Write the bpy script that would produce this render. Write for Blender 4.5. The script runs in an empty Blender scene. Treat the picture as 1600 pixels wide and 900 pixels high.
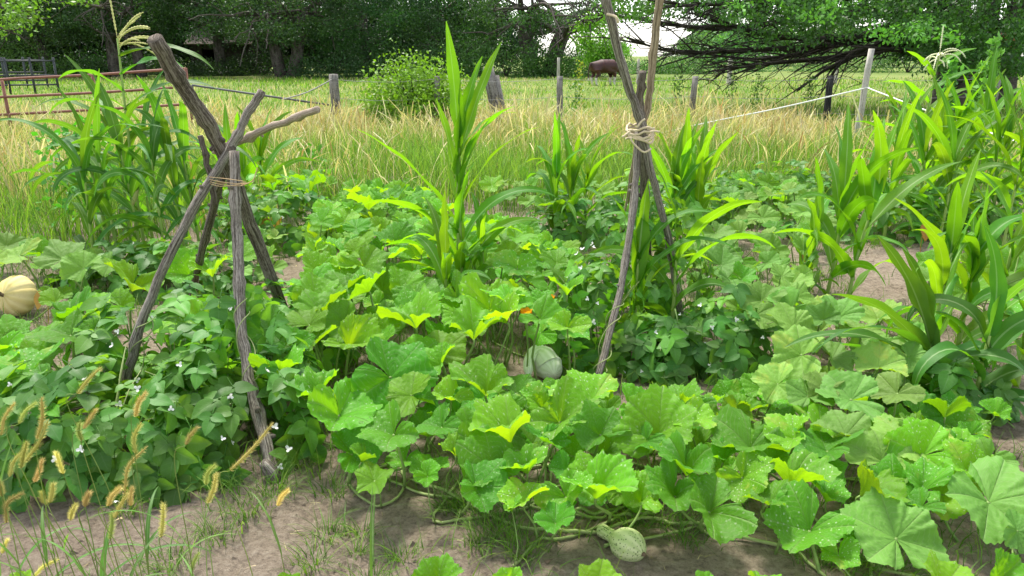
import bpy, math, random
import numpy as np
from mathutils import Vector, Matrix

R = math.radians
SC = bpy.context.scene
COL = SC.collection

# ------------------------------------------------------------------ camera, sky, sun, exposure
CAM_H, PITCH, F = 1.6, R(17.5), 1155.0
cam_d = bpy.data.cameras.new('camera'); cam = bpy.data.objects.new('camera', cam_d); COL.objects.link(cam)
cam.location = (0, 0, CAM_H); cam.rotation_euler = (math.pi / 2 - PITCH, 0, 0)
cam_d.sensor_width = 36.0; cam_d.lens = 36.0 * F / 1600.0
cam_d.clip_start = 0.05; cam_d.clip_end = 2000
SC.camera = cam
SUN_EL, SUN_AZ = R(64), R(-28)          # azimuth clockwise from +Y (behind the garden, a little left)
w = bpy.data.worlds.new('World'); SC.world = w; w.use_nodes = True
nt = w.node_tree
sky = nt.nodes.new('ShaderNodeTexSky'); sky.sky_type = 'NISHITA'; sky.sun_disc = False
sky.sun_elevation = SUN_EL; sky.sun_rotation = SUN_AZ
sky.air_density = 1.0; sky.dust_density = 1.2; sky.ozone_density = 1.0
bg = nt.nodes['Background']; bg.inputs['Strength'].default_value = 0.085
veil = nt.nodes.new('ShaderNodeHueSaturation'); veil.inputs['Saturation'].default_value = 0.4      # thin overcast: a whiter sky
nt.links.new(sky.outputs[0], veil.inputs['Color']); nt.links.new(veil.outputs[0], bg.inputs[0])
sd = bpy.data.lights.new('sun', 'SUN'); sun = bpy.data.objects.new('sun', sd); COL.objects.link(sun)
sd.energy = 1.5; sd.angle = R(11); sd.color = (1.0, 0.95, 0.86)
sv = Vector((math.sin(SUN_AZ) * math.cos(SUN_EL), math.cos(SUN_AZ) * math.cos(SUN_EL), math.sin(SUN_EL)))
sun.rotation_euler = (-sv).to_track_quat('-Z', 'Y').to_euler(); sun.location = (0, 0, 30)
SC.view_settings.view_transform = 'Standard'; SC.view_settings.look = 'None'
SC.view_settings.exposure = 2.22; SC.view_settings.gamma = 1.0
SC.cycles.max_bounces = 6; SC.cycles.diffuse_bounces = 3; SC.cycles.glossy_bounces = 2
SC.cycles.transmission_bounces = 4; SC.cycles.use_denoising = True

# ------------------------------------------------------------------ helpers
CP, SP = math.cos(PITCH), math.sin(PITCH)
def ray(px, py):
    x = (px - 800) / F; y = -(py - 450) / F
    return np.array((x, CP + y * SP, -SP + y * CP))
def at(px, py, Y):
    d = ray(px, py); return np.array((0, 0, CAM_H)) + d * (Y / d[1])
def atz(px, py, z=0.0):
    d = ray(px, py); return np.array((0, 0, CAM_H)) + d * ((z - CAM_H) / d[2])
def proj(p):
    v = np.asarray(p) - np.array((0, 0, CAM_H))
    f = v[..., 1] * CP - v[..., 2] * SP; u = v[..., 1] * SP + v[..., 2] * CP
    return 800 + F * v[..., 0] / f, 450 - F * u / f
def inside(px, py, poly):
    px = np.asarray(px); py = np.asarray(py); r = np.zeros(px.shape, bool); n = len(poly)
    for i in range(n):
        x1, y1 = poly[i]; x2, y2 = poly[(i + 1) % n]
        c = ((y1 > py) != (y2 > py)) & (px < (x2 - x1) * (py - y1) / (y2 - y1 + 1e-9) + x1)
        r ^= c
    return r
def nrm(v):
    v = np.asarray(v, float); return v / (np.linalg.norm(v) + 1e-12)

def tag(o, label=None, cat=None, group=None, kind=None):
    if label: o['label'] = label
    if cat: o['category'] = cat
    if group: o['group'] = group
    if kind: o['kind'] = kind
    return o
def empty(name, loc, label, cat, group=None):
    o = bpy.data.objects.new(name, None); COL.objects.link(o); o.location = tuple(loc)
    o.empty_display_size = 0.1
    return tag(o, label, cat, group)
def place(name, me, parent=None, loc=(0, 0, 0), mat4=None):
    o = bpy.data.objects.new(name, me); COL.objects.link(o)
    if mat4 is not None: o.matrix_basis = mat4
    else: o.location = tuple(loc)
    if parent: o.parent = parent
    return o
def mesh(name, V, Q, mat, uv=None, attrs=None, cols=None, smooth=True):
    V = np.asarray(V, np.float32).reshape(-1, 3); Q = np.asarray(Q, np.int32); k = Q.shape[1]
    me = bpy.data.meshes.new(name)
    me.vertices.add(len(V)); me.vertices.foreach_set('co', V.ravel())
    me.loops.add(Q.size); me.loops.foreach_set('vertex_index', Q.ravel())
    me.polygons.add(len(Q)); me.polygons.foreach_set('loop_start', np.arange(0, Q.size, k, dtype=np.int32))
    me.polygons.foreach_set('loop_total', np.full(len(Q), k, np.int32))
    me.polygons.foreach_set('use_smooth', np.full(len(Q), smooth, bool))
    if uv is not None:
        l = me.uv_layers.new(name='UVMap'); l.data.foreach_set('uv', np.asarray(uv, np.float32)[Q.ravel()].ravel())
    for a, d in (attrs or {}).items():
        t = me.attributes.new(a, 'FLOAT', 'POINT'); t.data.foreach_set('value', np.asarray(d, np.float32))
    if cols is not None:
        t = me.attributes.new('col', 'FLOAT_COLOR', 'POINT')
        c = np.ones((len(V), 4), np.float32); c[:, :3] = cols; t.data.foreach_set('color', c.ravel())
    me.update(calc_edges=True); me.validate()
    if mat: me.materials.append(mat)
    return me

class MB:
    """collects quads of one part"""
    def __init__(s): s.V = []; s.Q = []; s.UV = []; s.n = 0
    def add(s, V, Q, UV=None):
        V = np.asarray(V, float).reshape(-1, 3)
        s.V.append(V); s.Q.append(np.asarray(Q, int) + s.n); s.n += len(V)
        s.UV.append(np.zeros((len(V), 2)) if UV is None else np.asarray(UV, float))
    def tube(s, P, rad, n=6, rough=0.0, rng=None, flat=1.0):
        P = np.asarray(P, float); m = len(P); rad = np.broadcast_to(np.asarray(rad, float), (m,))
        T = np.gradient(P, axis=0); T /= np.linalg.norm(T, axis=1)[:, None] + 1e-12
        up = np.array((0, 0, 1.0)) if abs(T[0, 2]) < .9 else np.array((1.0, 0, 0))
        A = np.zeros_like(T); A[0] = np.cross(T[0], up); A[0] /= np.linalg.norm(A[0]) + 1e-12
        for i in range(1, m):
            A[i] = A[i - 1] - T[i] * (A[i - 1] @ T[i]); A[i] /= np.linalg.norm(A[i]) + 1e-12
        B = np.cross(T, A)
        a = np.linspace(0, 2 * math.pi, n, endpoint=False)
        rr = rad[:, None] * np.ones((m, n))
        if rough and rng is not None:
            ridge = rng.normal(0, 1, n); rr = rr * (1 + rough * (0.7 * ridge[None] + 0.5 * rng.normal(0, 1, (m, n))))
        V = P[:, None] + rr[..., None] * (np.cos(a)[None, :, None] * A[:, None] + flat * np.sin(a)[None, :, None] * B[:, None])
        L = np.concatenate(([0], np.cumsum(np.linalg.norm(np.diff(P, axis=0), axis=1))))
        UV = np.stack((np.broadcast_to(a / (2 * math.pi), (m, n)), np.broadcast_to(L[:, None], (m, n))), -1)
        i = np.arange(m - 1)[:, None] * n; j = np.arange(n)[None]; k = (j + 1) % n
        Q = np.stack((i + j, i + k, i + n + k, i + n + j), -1).reshape(-1, 4)
        Vf = V.reshape(-1, 3); c0 = len(Vf)
        Vf = np.vstack((Vf, P[0], P[-1])); UVf = np.vstack((UV.reshape(-1, 2), UV[0, 0], UV[-1, 0]))
        jj = np.arange(n); kk = (jj + 1) % n; e = (m - 1) * n
        cap0 = np.stack((jj[::2], np.full(len(jj[::2]), c0), kk[::2] if n % 2 else (jj[::2] + 2) % n, kk[::2]), -1) if n % 2 == 0 else None
        if cap0 is not None:
            cap1 = np.stack((e + jj[::2], e + (jj[::2] + 1) % n, e + (jj[::2] + 2) % n, np.full(len(jj[::2]), c0 + 1)), -1)
            Q = np.vstack((Q, cap0, cap1))
        s.add(Vf, Q, UVf)
    def box(s, c, d, rot=None):
        x, y, z = np.asarray(d) / 2
        V = np.array([(-x, -y, -z), (x, -y, -z), (x, y, -z), (-x, y, -z), (-x, -y, z), (x, -y, z), (x, y, z), (-x, y, z)])
        if rot is not None: V = V @ np.asarray(rot).T
        s.add(V + np.asarray(c), [(0, 3, 2, 1), (4, 5, 6, 7), (0, 1, 5, 4), (1, 2, 6, 5), (2, 3, 7, 6), (3, 0, 4, 7)])
    def grid(s, G, UV=None):
        m, n = G.shape[:2]; i = np.arange(m - 1)[:, None] * n; j = np.arange(n - 1)[None]
        Q = np.stack((i + j, i + j + 1, i + n + j + 1, i + n + j), -1).reshape(-1, 4)
        s.add(G.reshape(-1, 3), Q, None if UV is None else UV.reshape(-1, 2))
    def build(s, name, mat, parent=None, origin=(0, 0, 0), smooth=True):
        me = mesh(name, np.vstack(s.V) - np.asarray(origin), np.vstack(s.Q), mat, uv=np.vstack(s.UV), smooth=smooth)
        return place(name, me, parent, (0, 0, 0) if parent else origin)

def smoothpath(P, n=20):
    """Catmull-Rom through the points"""
    P = np.asarray(P, float); m = len(P)
    E = np.vstack((2 * P[0] - P[1], P, 2 * P[-1] - P[-2])); out = []
    for t in np.linspace(0, m - 1 - 1e-6, n):
        i = int(t); f = t - i; a, b, c, d = E[i:i + 4]
        out.append(.5 * (2 * b + (c - a) * f + (2 * a - 5 * b + 4 * c - d) * f * f + (3 * b - a - 3 * c + d) * f ** 3))
    return np.array(out)

# ------------------------------------------------------------------ materials
def new_mat(name):
    m = bpy.data.materials.new(name); m.use_nodes = True
    N = m.node_tree.nodes; L = m.node_tree.links
    b = N['Principled BSDF']; return m, N, L, b
def math_n(N, L, op, a, b=None, c=None):
    n = N.new('ShaderNodeMath'); n.operation = op
    for i, v in enumerate((a, b, c)):
        if v is None: continue
        if isinstance(v, (int, float)): n.inputs[i].default_value = v
        else: L.new(v, n.inputs[i])
    return n.outputs[0]
def mix_n(N, L, fac, a, b, mode='MIX'):
    n = N.new('ShaderNodeMix'); n.data_type = 'RGBA'; n.blend_type = mode
    for i, v in ((0, fac), (6, a), (7, b)):
        if isinstance(v, (int, float)): n.inputs[i].default_value = v
        elif isinstance(v, tuple): n.inputs[i].default_value = (*v, 1)
        else: L.new(v, n.inputs[i])
    return n.outputs[2]
def ramp(N, L, v, stops):
    n = N.new('ShaderNodeValToRGB'); e = n.color_ramp.elements
    while len(e) < len(stops): e.new(.5)
    for x, (p, c) in zip(e, stops): x.position = p; x.color = (*c, 1)
    L.new(v, n.inputs[0]); return n.outputs[0]
def noise(N, L, vec, scale, detail=4, rough=.6):
    n = N.new('ShaderNodeTexNoise'); n.inputs['Scale'].default_value = scale
    n.inputs['Detail'].default_value = detail; n.inputs['Roughness'].default_value = rough
    if vec is not None: L.new(vec, n.inputs['Vector'])
    return n.outputs['Fac']
def bump(N, L, h, strength, dist, b):
    n = N.new('ShaderNodeBump'); n.inputs['Strength'].default_value = strength; n.inputs['Distance'].default_value = dist
    L.new(h, n.inputs['Height']); L.new(n.outputs[0], b.inputs['Normal']); return n.outputs[0]
def mapping(N, L, vec, scale):
    n = N.new('ShaderNodeMapping'); n.inputs['Scale'].default_value = scale; L.new(vec, n.inputs[0]); return n.outputs[0]

def leaf_mat(name, top, under, trans, tfac=.4, rough=.5, spec=.35, kind='', hv=.03, vv=.5, col_attr=False):
    """leaf: reflecting upper and lower face, light passing through"""
    m, N, L, b = new_mat(name)
    tc = N.new('ShaderNodeTexCoord'); oi = N.new('ShaderNodeObjectInfo'); ge = N.new('ShaderNodeNewGeometry')
    rnd = oi.outputs['Random']; rnd2 = math_n(N, L, 'FRACT', math_n(N, L, 'MULTIPLY', rnd, 17.31))
    nz = noise(N, L, tc.outputs['Object'], 9 if kind != 'cloud' else .5, 3)
    hs = N.new('ShaderNodeHueSaturation')
    L.new(math_n(N, L, 'MULTIPLY_ADD', rnd, hv, .5 - hv * .6), hs.inputs['Hue'])
    L.new(math_n(N, L, 'ADD', math_n(N, L, 'MULTIPLY_ADD', rnd2, vv, 1 - vv / 2 - .15), math_n(N, L, 'MULTIPLY', nz, .3)), hs.inputs['Value'])
    if col_attr:
        at_ = N.new('ShaderNodeAttribute'); at_.attribute_name = 'col'
        c = mix_n(N, L, 1.0, top, at_.outputs['Color'], 'MULTIPLY')
        ct = mix_n(N, L, 1.0, trans, at_.outputs['Color'], 'MULTIPLY')
    else:
        c = mix_n(N, L, ge.outputs['Backfacing'], top, under); ct = None
    if kind == 'squash' or kind == 'squash_spot':
        va = N.new('ShaderNodeAttribute'); va.attribute_name = 'vein'
        v4 = math_n(N, L, 'POWER', va.outputs['Fac'], 3.0)
        sx = N.new('ShaderNodeSeparateXYZ'); L.new(tc.outputs['UV'], sx.inputs[0])
        ph = math_n(N, L, 'FRACT', math_n(N, L, 'SUBTRACT', math_n(N, L, 'MULTIPLY', sx.outputs[1], 8.0), math_n(N, L, 'MULTIPLY', sx.outputs[0], 2.2)))
        sec = math_n(N, L, 'LESS_THAN', math_n(N, L, 'ABSOLUTE', math_n(N, L, 'SUBTRACT', ph, .5)), .09)
        vf = math_n(N, L, 'MAXIMUM', math_n(N, L, 'MULTIPLY', v4, .7), math_n(N, L, 'MULTIPLY', sec, .34))
        c = mix_n(N, L, vf, c, (.28, .42, .14))
        mot = noise(N, L, tc.outputs['Object'], 26, 4)
        c = mix_n(N, L, math_n(N, L, 'MULTIPLY', math_n(N, L, 'SUBTRACT', mot, .35), .5), c, tuple(x * .55 for x in top))
        age = noise(N, L, tc.outputs['Object'], 13, 3)
        old = math_n(N, L, 'MULTIPLY', math_n(N, L, 'GREATER_THAN', rnd2, .72), math_n(N, L, 'MINIMUM', 1.0, math_n(N, L, 'MAXIMUM', 0.0, math_n(N, L, 'MULTIPLY', math_n(N, L, 'SUBTRACT', age, .56), 7.0))))
        c = mix_n(N, L, math_n(N, L, 'MULTIPLY', old, .6), c, (.30, .36, .06))
        # quilting of the blade
        qn = noise(N, L, tc.outputs['Object'], 60, 2)
        hgt = math_n(N, L, 'SUBTRACT', math_n(N, L, 'MULTIPLY', qn, .5), vf)
        bump(N, L, hgt, .6, .008, b)
        if kind == 'squash_spot':
            vo = N.new('ShaderNodeTexVoronoi'); vo.voronoi_dimensions = '2D'; vo.inputs['Scale'].default_value = 58; L.new(tc.outputs['Object'], vo.inputs['Vector'])
            sp = math_n(N, L, 'LESS_THAN', vo.outputs['Distance'], .15)
            sx2 = N.new('ShaderNodeSeparateColor'); L.new(vo.outputs['Color'], sx2.inputs[0])
            sp = math_n(N, L, 'MULTIPLY', sp, math_n(N, L, 'GREATER_THAN', sx2.outputs[0], .62))
            sp = math_n(N, L, 'MULTIPLY', sp, math_n(N, L, 'SUBTRACT', 1.0, ge.outputs['Backfacing']))
            c = mix_n(N, L, math_n(N, L, 'MULTIPLY', sp, math_n(N, L, 'MULTIPLY_ADD', rnd2, .6, .15)), c, (.55, .66, .42))
    if kind == 'corn':
        sx = N.new('ShaderNodeSeparateXYZ'); L.new(tc.outputs['UV'], sx.inputs[0])
        mid = math_n(N, L, 'LESS_THAN', math_n(N, L, 'ABSOLUTE', math_n(N, L, 'SUBTRACT', sx.outputs[0], .5)), .045)
        st = noise(N, L, mapping(N, L, tc.outputs['UV'], (26, .8, 1)), 1.0, 2)
        c = mix_n(N, L, math_n(N, L, 'MULTIPLY', st, .45), c, tuple(x * .45 for x in top))
        c = mix_n(N, L, math_n(N, L, 'MULTIPLY', mid, .55), c, (.36, .48, .22))
        bump(N, L, st, .3, .004, b)
    if kind == 'bean':
        sx = N.new('ShaderNodeSeparateXYZ'); L.new(tc.outputs['UV'], sx.inputs[0])
        du = math_n(N, L, 'ABSOLUTE', math_n(N, L, 'SUBTRACT', sx.outputs[0], .5))
        mid = math_n(N, L, 'LESS_THAN', du, .025)
        ph = math_n(N, L, 'FRACT', math_n(N, L, 'SUBTRACT', math_n(N, L, 'MULTIPLY', sx.outputs[1], 6.0), math_n(N, L, 'MULTIPLY', du, 2.5)))
        sec = math_n(N, L, 'LESS_THAN', math_n(N, L, 'ABSOLUTE', math_n(N, L, 'SUBTRACT', ph, .5)), .07)
        vf = math_n(N, L, 'MAXIMUM', math_n(N, L, 'MULTIPLY', mid, .35), math_n(N, L, 'MULTIPLY', sec, .16))
        c = mix_n(N, L, vf, c, (.22, .36, .14))
        bump(N, L, math_n(N, L, 'SUBTRACT', 0.0, vf), .5, .004, b)
    L.new(c, hs.inputs['Color'])
    L.new(hs.outputs[0], b.inputs['Base Color'])
    b.inputs['Roughness'].default_value = rough; b.inputs['Specular IOR Level'].default_value = spec
    t = N.new('ShaderNodeBsdfTranslucent')
    h2 = N.new('ShaderNodeHueSaturation')
    for k in ('Hue', 'Value'): L.new(hs.inputs[k].links[0].from_socket, h2.inputs[k])
    if ct is not None: L.new(ct, h2.inputs['Color'])
    else: h2.inputs['Color'].default_value = (*trans, 1)
    L.new(h2.outputs[0], t.inputs['Color'])
    mx = N.new('ShaderNodeMixShader'); mx.inputs[0].default_value = tfac
    L.new(b.outputs[0], mx.inputs[1]); L.new(t.outputs[0], mx.inputs[2])
    L.new(mx.outputs[0], N['Material Output'].inputs['Surface'])
    return m

def plain_mat(name, col, col2=None, scale=8, rough=.7, spec=.3, bmp=0, bdist=.01, uvscale=None, metal=0):
    m, N, L, b = new_mat(name)
    tc = N.new('ShaderNodeTexCoord'); v = tc.outputs['Object']
    if uvscale: v = mapping(N, L, tc.outputs['UV'], uvscale)
    nz = noise(N, L, v, scale, 6, .65)
    c = ramp(N, L, nz, [(.3, col), (.7, col2 or col)])
    L.new(c, b.inputs['Base Color']); b.inputs['Roughness'].default_value = rough
    b.inputs['Specular IOR Level'].default_value = spec; b.inputs['Metallic'].default_value = metal
    if bmp: bump(N, L, nz, bmp, bdist, b)
    return m

M = {}
M['squash'] = leaf_mat('squash leaf', (.08, .275, .013), (.17, .34, .015), (.28, .60, .005), .42, .55, .25, 'squash_spot')
M['squash_bright'] = leaf_mat('young squash leaf', (.118, .36, .013), (.20, .40, .014), (.36, .64, .006), .44, .55, .25, 'squash_spot')
M['squash_grey'] = leaf_mat('mature squash leaf', (.15, .32, .05), (.2, .35, .04), (.30, .54, .012), .36, .6, .3, 'squash')
M['bean'] = leaf_mat('bean leaf', (.075, .215, .032), (.13, .27, .045), (.20, .48, .012), .38, .5, .35, 'bean', vv=.6)
M['bean_bright'] = leaf_mat('light bean leaf', (.11, .30, .026), (.16, .33, .04), (.30, .60, .010), .42, .5, .35, 'bean', vv=.5)
M['corn'] = leaf_mat('corn leaf', (.07, .225, .016), (.09, .25, .018), (.27, .58, .006), .44, .55, .25, 'corn')
M['corn_dark'] = leaf_mat('mature corn leaf', (.055, .18, .025), (.07, .21, .028), (.19, .46, .01), .38, .52, .3, 'corn')
M['cloud'] = leaf_mat('tree leaf', (.05, .10, .028), (.05, .10, .03), (.09, .2, .02), .3, .5, .4, 'cloud', col_attr=True, vv=.1)
M['grass'] = leaf_mat('grass blade', (1, 1, 1), (1, 1, 1), (1.2, 1.3, .8), .35, .55, .25, 'grass', hv=0, vv=0, col_attr=True)
M['stalk'] = plain_mat('corn stalk', (.22, .34, .06), (.30, .42, .10), 3, .5, .4, uvscale=(8, 3, 1))
M['petiole'] = plain_mat('leaf stalk', (.13, .22, .05), (.24, .34, .10), 30, .6, .3)
M['vine'] = plain_mat('vine', (.17, .24, .07), (.30, .34, .14), 20, .6, .3)
M['tassel'] = plain_mat('tassel', (.50, .52, .18), (.66, .62, .28), 60, .8, .2, .5, .003)
M['tassel_pale'] = plain_mat('pale tassel', (.60, .62, .35), (.75, .74, .5), 60, .8, .2, .5, .003)
M['husk'] = plain_mat('husk', (.4, .5, .16), (.5, .42, .18), 20, .6, .3)
M['flower_white'] = leaf_mat('bean petal', (.8, .8, .76), (.8, .8, .76), (.8, .8, .7), .3, .6, .2, '', 0, .05)
M['flower_orange'] = leaf_mat('squash petal', (.8, .32, .015), (.8, .36, .02), (.9, .42, .01), .4, .6, .2, '', 0, .1)
M['dead'] = leaf_mat('dead leaf', (.45, .28, .06), (.4, .26, .08), (.5, .3, .05), .3, .7, .2, 'bean')
M['foxhead'] = leaf_mat('foxtail head', (.58, .50, .17), (.58, .50, .17), (.72, .66, .16), .3, .8, .1, '', .05, .7)
M['foxhead_green'] = leaf_mat('green foxtail head', (.40, .44, .12), (.4, .44, .12), (.55, .62, .12), .3, .8, .1, '', .05, .5)
M['foxstem'] = leaf_mat('foxtail stem', (.20, .28, .06), (.2, .28, .06), (.3, .4, .05), .3, .5, .3, '', .03, .3)
M['foxleaf'] = leaf_mat('foxtail leaf', (.12, .26, .05), (.14, .28, .06), (.25, .5, .04), .4, .45, .4, 'corn')
M['wire'] = plain_mat('fence wire', (.16, .16, .15), (.28, .27, .25), 9, .6, .4)
M['rope'] = plain_mat('white rope', (.70, .70, .66), (.82, .82, .78), 40, .8, .2)
M['twine'] = plain_mat('twine', (.42, .28, .14), (.6, .44, .26), 80, .9, .1)
M['twine_pale'] = plain_mat('hessian strip', (.5, .40, .26), (.66, .55, .38), 60, .9, .1, .6, .004)
M['gate'] = plain_mat('rusty pipe', (.16, .065, .045), (.27, .12, .085), 6, .65, .35, .2, .003)
M['gate_dark'] = plain_mat('dark pipe', (.02, .025, .03), (.05, .055, .06), 5, .6, .4)
M['pole_grey'] = plain_mat('galvanised pipe', (.07, .075, .075), (.14, .14, .135), 5, .6, .4)

def bark_mat(name, a, b_, c_, scale=1.0, strength=.9):
    m, N, L, b = new_mat(name)
    tc = N.new('ShaderNodeTexCoord')
    v = mapping(N, L, tc.outputs['UV'], (26 * scale, 3.2 * scale, 1)); n1 = noise(N, L, v, 1.0, 6, .7)
    n2 = noise(N, L, tc.outputs['Object'], 5 * scale, 4)
    n3 = noise(N, L, mapping(N, L, tc.outputs['UV'], (9 * scale, 13 * scale, 1)), 3.0, 6, .75)
    nn = math_n(N, L, 'ADD', math_n(N, L, 'MULTIPLY', n1, .62), math_n(N, L, 'MULTIPLY', n3, .38))
    c1 = ramp(N, L, nn, [(.42, a), (.485, b_), (.57, c_)])
    c = mix_n(N, L, math_n(N, L, 'MULTIPLY', n2, .5), c1, tuple(x * .75 for x in b_))
    L.new(c, b.inputs['Base Color']); b.inputs['Roughness'].default_value = .85; b.inputs['Specular IOR Level'].default_value = .15
    bump(N, L, n1, strength, .012, b); return m
M['pole'] = bark_mat('weathered pole', (.035, .028, .022), (.20, .168, .14), (.50, .45, .39))
M['pole_dark'] = bark_mat('dark weathered pole', (.025, .019, .014), (.12, .095, .073), (.33, .28, .235))
M['pole_pale'] = bark_mat('bare pole', (.14, .10, .07), (.36, .28, .21), (.52, .44, .37), 1, .4)
M['pole_tan'] = bark_mat('peeled pole', (.07, .055, .04), (.28, .21, .13), (.47, .38, .27), .6, .6)
M['post'] = bark_mat('fence post', (.06, .055, .05), (.19, .175, .155), (.33, .31, .28), .8)
M['post_dark'] = bark_mat('dark post', (.008, .008, .008), (.022, .022, .022), (.05, .05, .05), .8, .4)
M['post_pale'] = bark_mat('pale post', (.22, .2, .17), (.42, .39, .34), (.55, .52, .47), .8, .4)
M['trunk'] = bark_mat('tree bark', (.025, .02, .017), (.085, .073, .062), (.17, .15, .13), .4, 1)
M['trunk_dark'] = bark_mat('dark tree bark', (.012, .01, .009), (.04, .034, .03), (.08, .07, .062), .4, 1)

# soil
m, N, L, b = new_mat('garden soil'); M['soil'] = m
tc = N.new('ShaderNodeTexCoord')
n1 = noise(N, L, tc.outputs['Object'], 1.3, 5); n2 = noise(N, L, tc.outputs['Object'], 34, 9, .8); n3 = noise(N, L, tc.outputs['Object'], 160, 3)
mo = ramp(N, L, n1, [(.35, (.26, .20, .145)), (.62, (.42, .345, .265))])
c = mix_n(N, L, .62, mo, ramp(N, L, n2, [(.36, (.085, .065, .05)), (.5, (.36, .285, .212)), (.64, (.56, .465, .365))]))
fl = math_n(N, L, 'GREATER_THAN', n3, .68)
c = mix_n(N, L, math_n(N, L, 'MULTIPLY', fl, .5), c, (.5, .42, .33))
L.new(c, b.inputs['Base Color']); b.inputs['Roughness'].default_value = .95; b.inputs['Specular IOR Level'].default_value = .1
bump(N, L, math_n(N, L, 'ADD', n2, math_n(N, L, 'MULTIPLY', n3, .3)), 1.0, .045, b)
# pasture
m, N, L, b = new_mat('pasture ground'); M['pasture'] = m
tc = N.new('ShaderNodeTexCoord')
n1 = noise(N, L, tc.outputs['Object'], .12, 5); n2 = noise(N, L, tc.outputs['Object'], 2.2, 6, .7)
c = mix_n(N, L, .5, ramp(N, L, n1, [(.35, (.10, .16, .035)), (.65, (.20, .22, .065))]), ramp(N, L, n2, [(.3, (.06, .11, .025)), (.7, (.22, .27, .07))]))
L.new(c, b.inputs['Base Color']); b.inputs['Roughness'].default_value = .95; b.inputs['Specular IOR Level'].default_value = .1
bump(N, L, n2, .8, .1, b)

# ------------------------------------------------------------------ the ground
def vnoise(x, y, seed, f):
    rg = np.random.default_rng(seed); T = rg.random((64, 64))
    X = x * f + 31.7; Y = y * f + 17.3; i = np.floor(X).astype(int); j = np.floor(Y).astype(int); u = X - i; v = Y - j
    u = u * u * (3 - 2 * u); v = v * v * (3 - 2 * v)
    a = T[i % 64, j % 64]; b = T[(i + 1) % 64, j % 64]; c = T[i % 64, (j + 1) % 64]; d = T[(i + 1) % 64, (j + 1) % 64]
    return (a * (1 - u) + b * u) * (1 - v) + (c * (1 - u) + d * u) * v
def soil_h(x, y):
    return .05 * (vnoise(x, y, 1, .9) - .5) + .03 * (vnoise(x, y, 2, 3.1) - .5) + .016 * (vnoise(x, y, 3, 11.) - .5) + .009 * (vnoise(x, y, 4, 27.) - .5)
xs = np.linspace(-9, 10, 620); ys = .3 + 11.2 * np.linspace(0, 1, 420) ** 1.6
X, Y = np.meshgrid(xs, ys, indexing='xy'); Z = soil_h(X, Y)
edge = np.minimum(np.minimum((X + 9) / 1, (10 - X) / 1), (11.5 - Y) / 1); Z = Z - np.clip(1 - edge, 0, 1) * .12
mb = MB(); mb.grid(np.stack((X, Y, Z), -1)); tag(mb.build('garden_soil', M['soil']), kind='structure')
xs = np.concatenate((np.linspace(-600, -60, 12), np.linspace(-50, 50, 60), np.linspace(60, 600, 12)))
ys = np.concatenate((np.linspace(-60, 8, 6), np.linspace(10, 70, 60), np.linspace(80, 900, 14)))
X, Y = np.meshgrid(xs, ys, indexing='xy'); Z = -.06 + .12 * (vnoise(X, Y, 5, .21) - .5) * np.clip((Y - 11) / 5, 0, 1) * np.clip((80 - Y) / 20, 0, 1)
mb = MB(); mb.grid(np.stack((X, Y, Z), -1)); tag(mb.build('pasture', M['pasture']), kind='structure')

# ------------------------------------------------------------------ grass in bulk
def blades(name, P, h, wd, lean, az, cols, seed, seg=3, plume=None, droop=.5):
    """one mesh of many curved blades; P (n,3)"""
    rg = np.random.default_rng(seed); n = len(P)
    d = np.stack((np.cos(az), np.sin(az), 0 * az), -1); fa = az + math.pi / 2 + rg.normal(0, .8, n)
    s = np.stack((np.cos(fa), np.sin(fa), 0 * fa), -1)
    V = np.zeros((n, seg + 1, 2, 3), np.float32)
    for k in range(seg + 1):
        t = k / seg
        c = P + d * (lean * h * t ** 1.8)[:, None] + np.array((0, 0, 1.0)) * (h * (t - droop * lean * t ** 2.5))[:, None]
        ww = wd * (1 - .92 * t ** 1.5)
        if plume is not None: ww = ww + plume * wd * 2.6 * math.exp(-((t - .86) / .14) ** 2)
        V[:, k, 0] = c - s * ww[:, None] * .5; V[:, k, 1] = c + s * ww[:, None] * .5
    i = np.arange(n)[:, None] * (seg + 1) * 2; j = np.arange(seg)[None] * 2
    Q = np.stack((i + j, i + j + 1, i + j + 3, i + j + 2), -1).reshape(-1, 4)
    C = np.repeat(cols, (seg + 1) * 2, axis=0)
    return mesh(name, V.reshape(-1, 3), Q, M['grass'], cols=C)
STRAW = np.array((.48, .41, .18)); STRAWP = np.array((.62, .54, .31)); GRN = np.array((.14, .29, .03)); LIME = np.array((.25, .40, .04)); DGRN = np.array((.085, .16, .03))
def mixc(n, rg, pairs):
    ws = np.array([p[0] for p in pairs], float); k = rg.choice(len(pairs), n, p=ws / ws.sum())
    c = np.array([p[1] for p in pairs])[k]; return c * rg.uniform(.7, 1.25, (n, 1)) * rg.uniform(.92, 1.08, (n, 3))

rg = np.random.default_rng(11)
def field(n, y0, y1, xspread=.80):
    y = np.sqrt(rg.uniform(y0 ** 2, y1 ** 2, n)); x = y * rg.uniform(-xspread, xspread, n); return x, y
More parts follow.
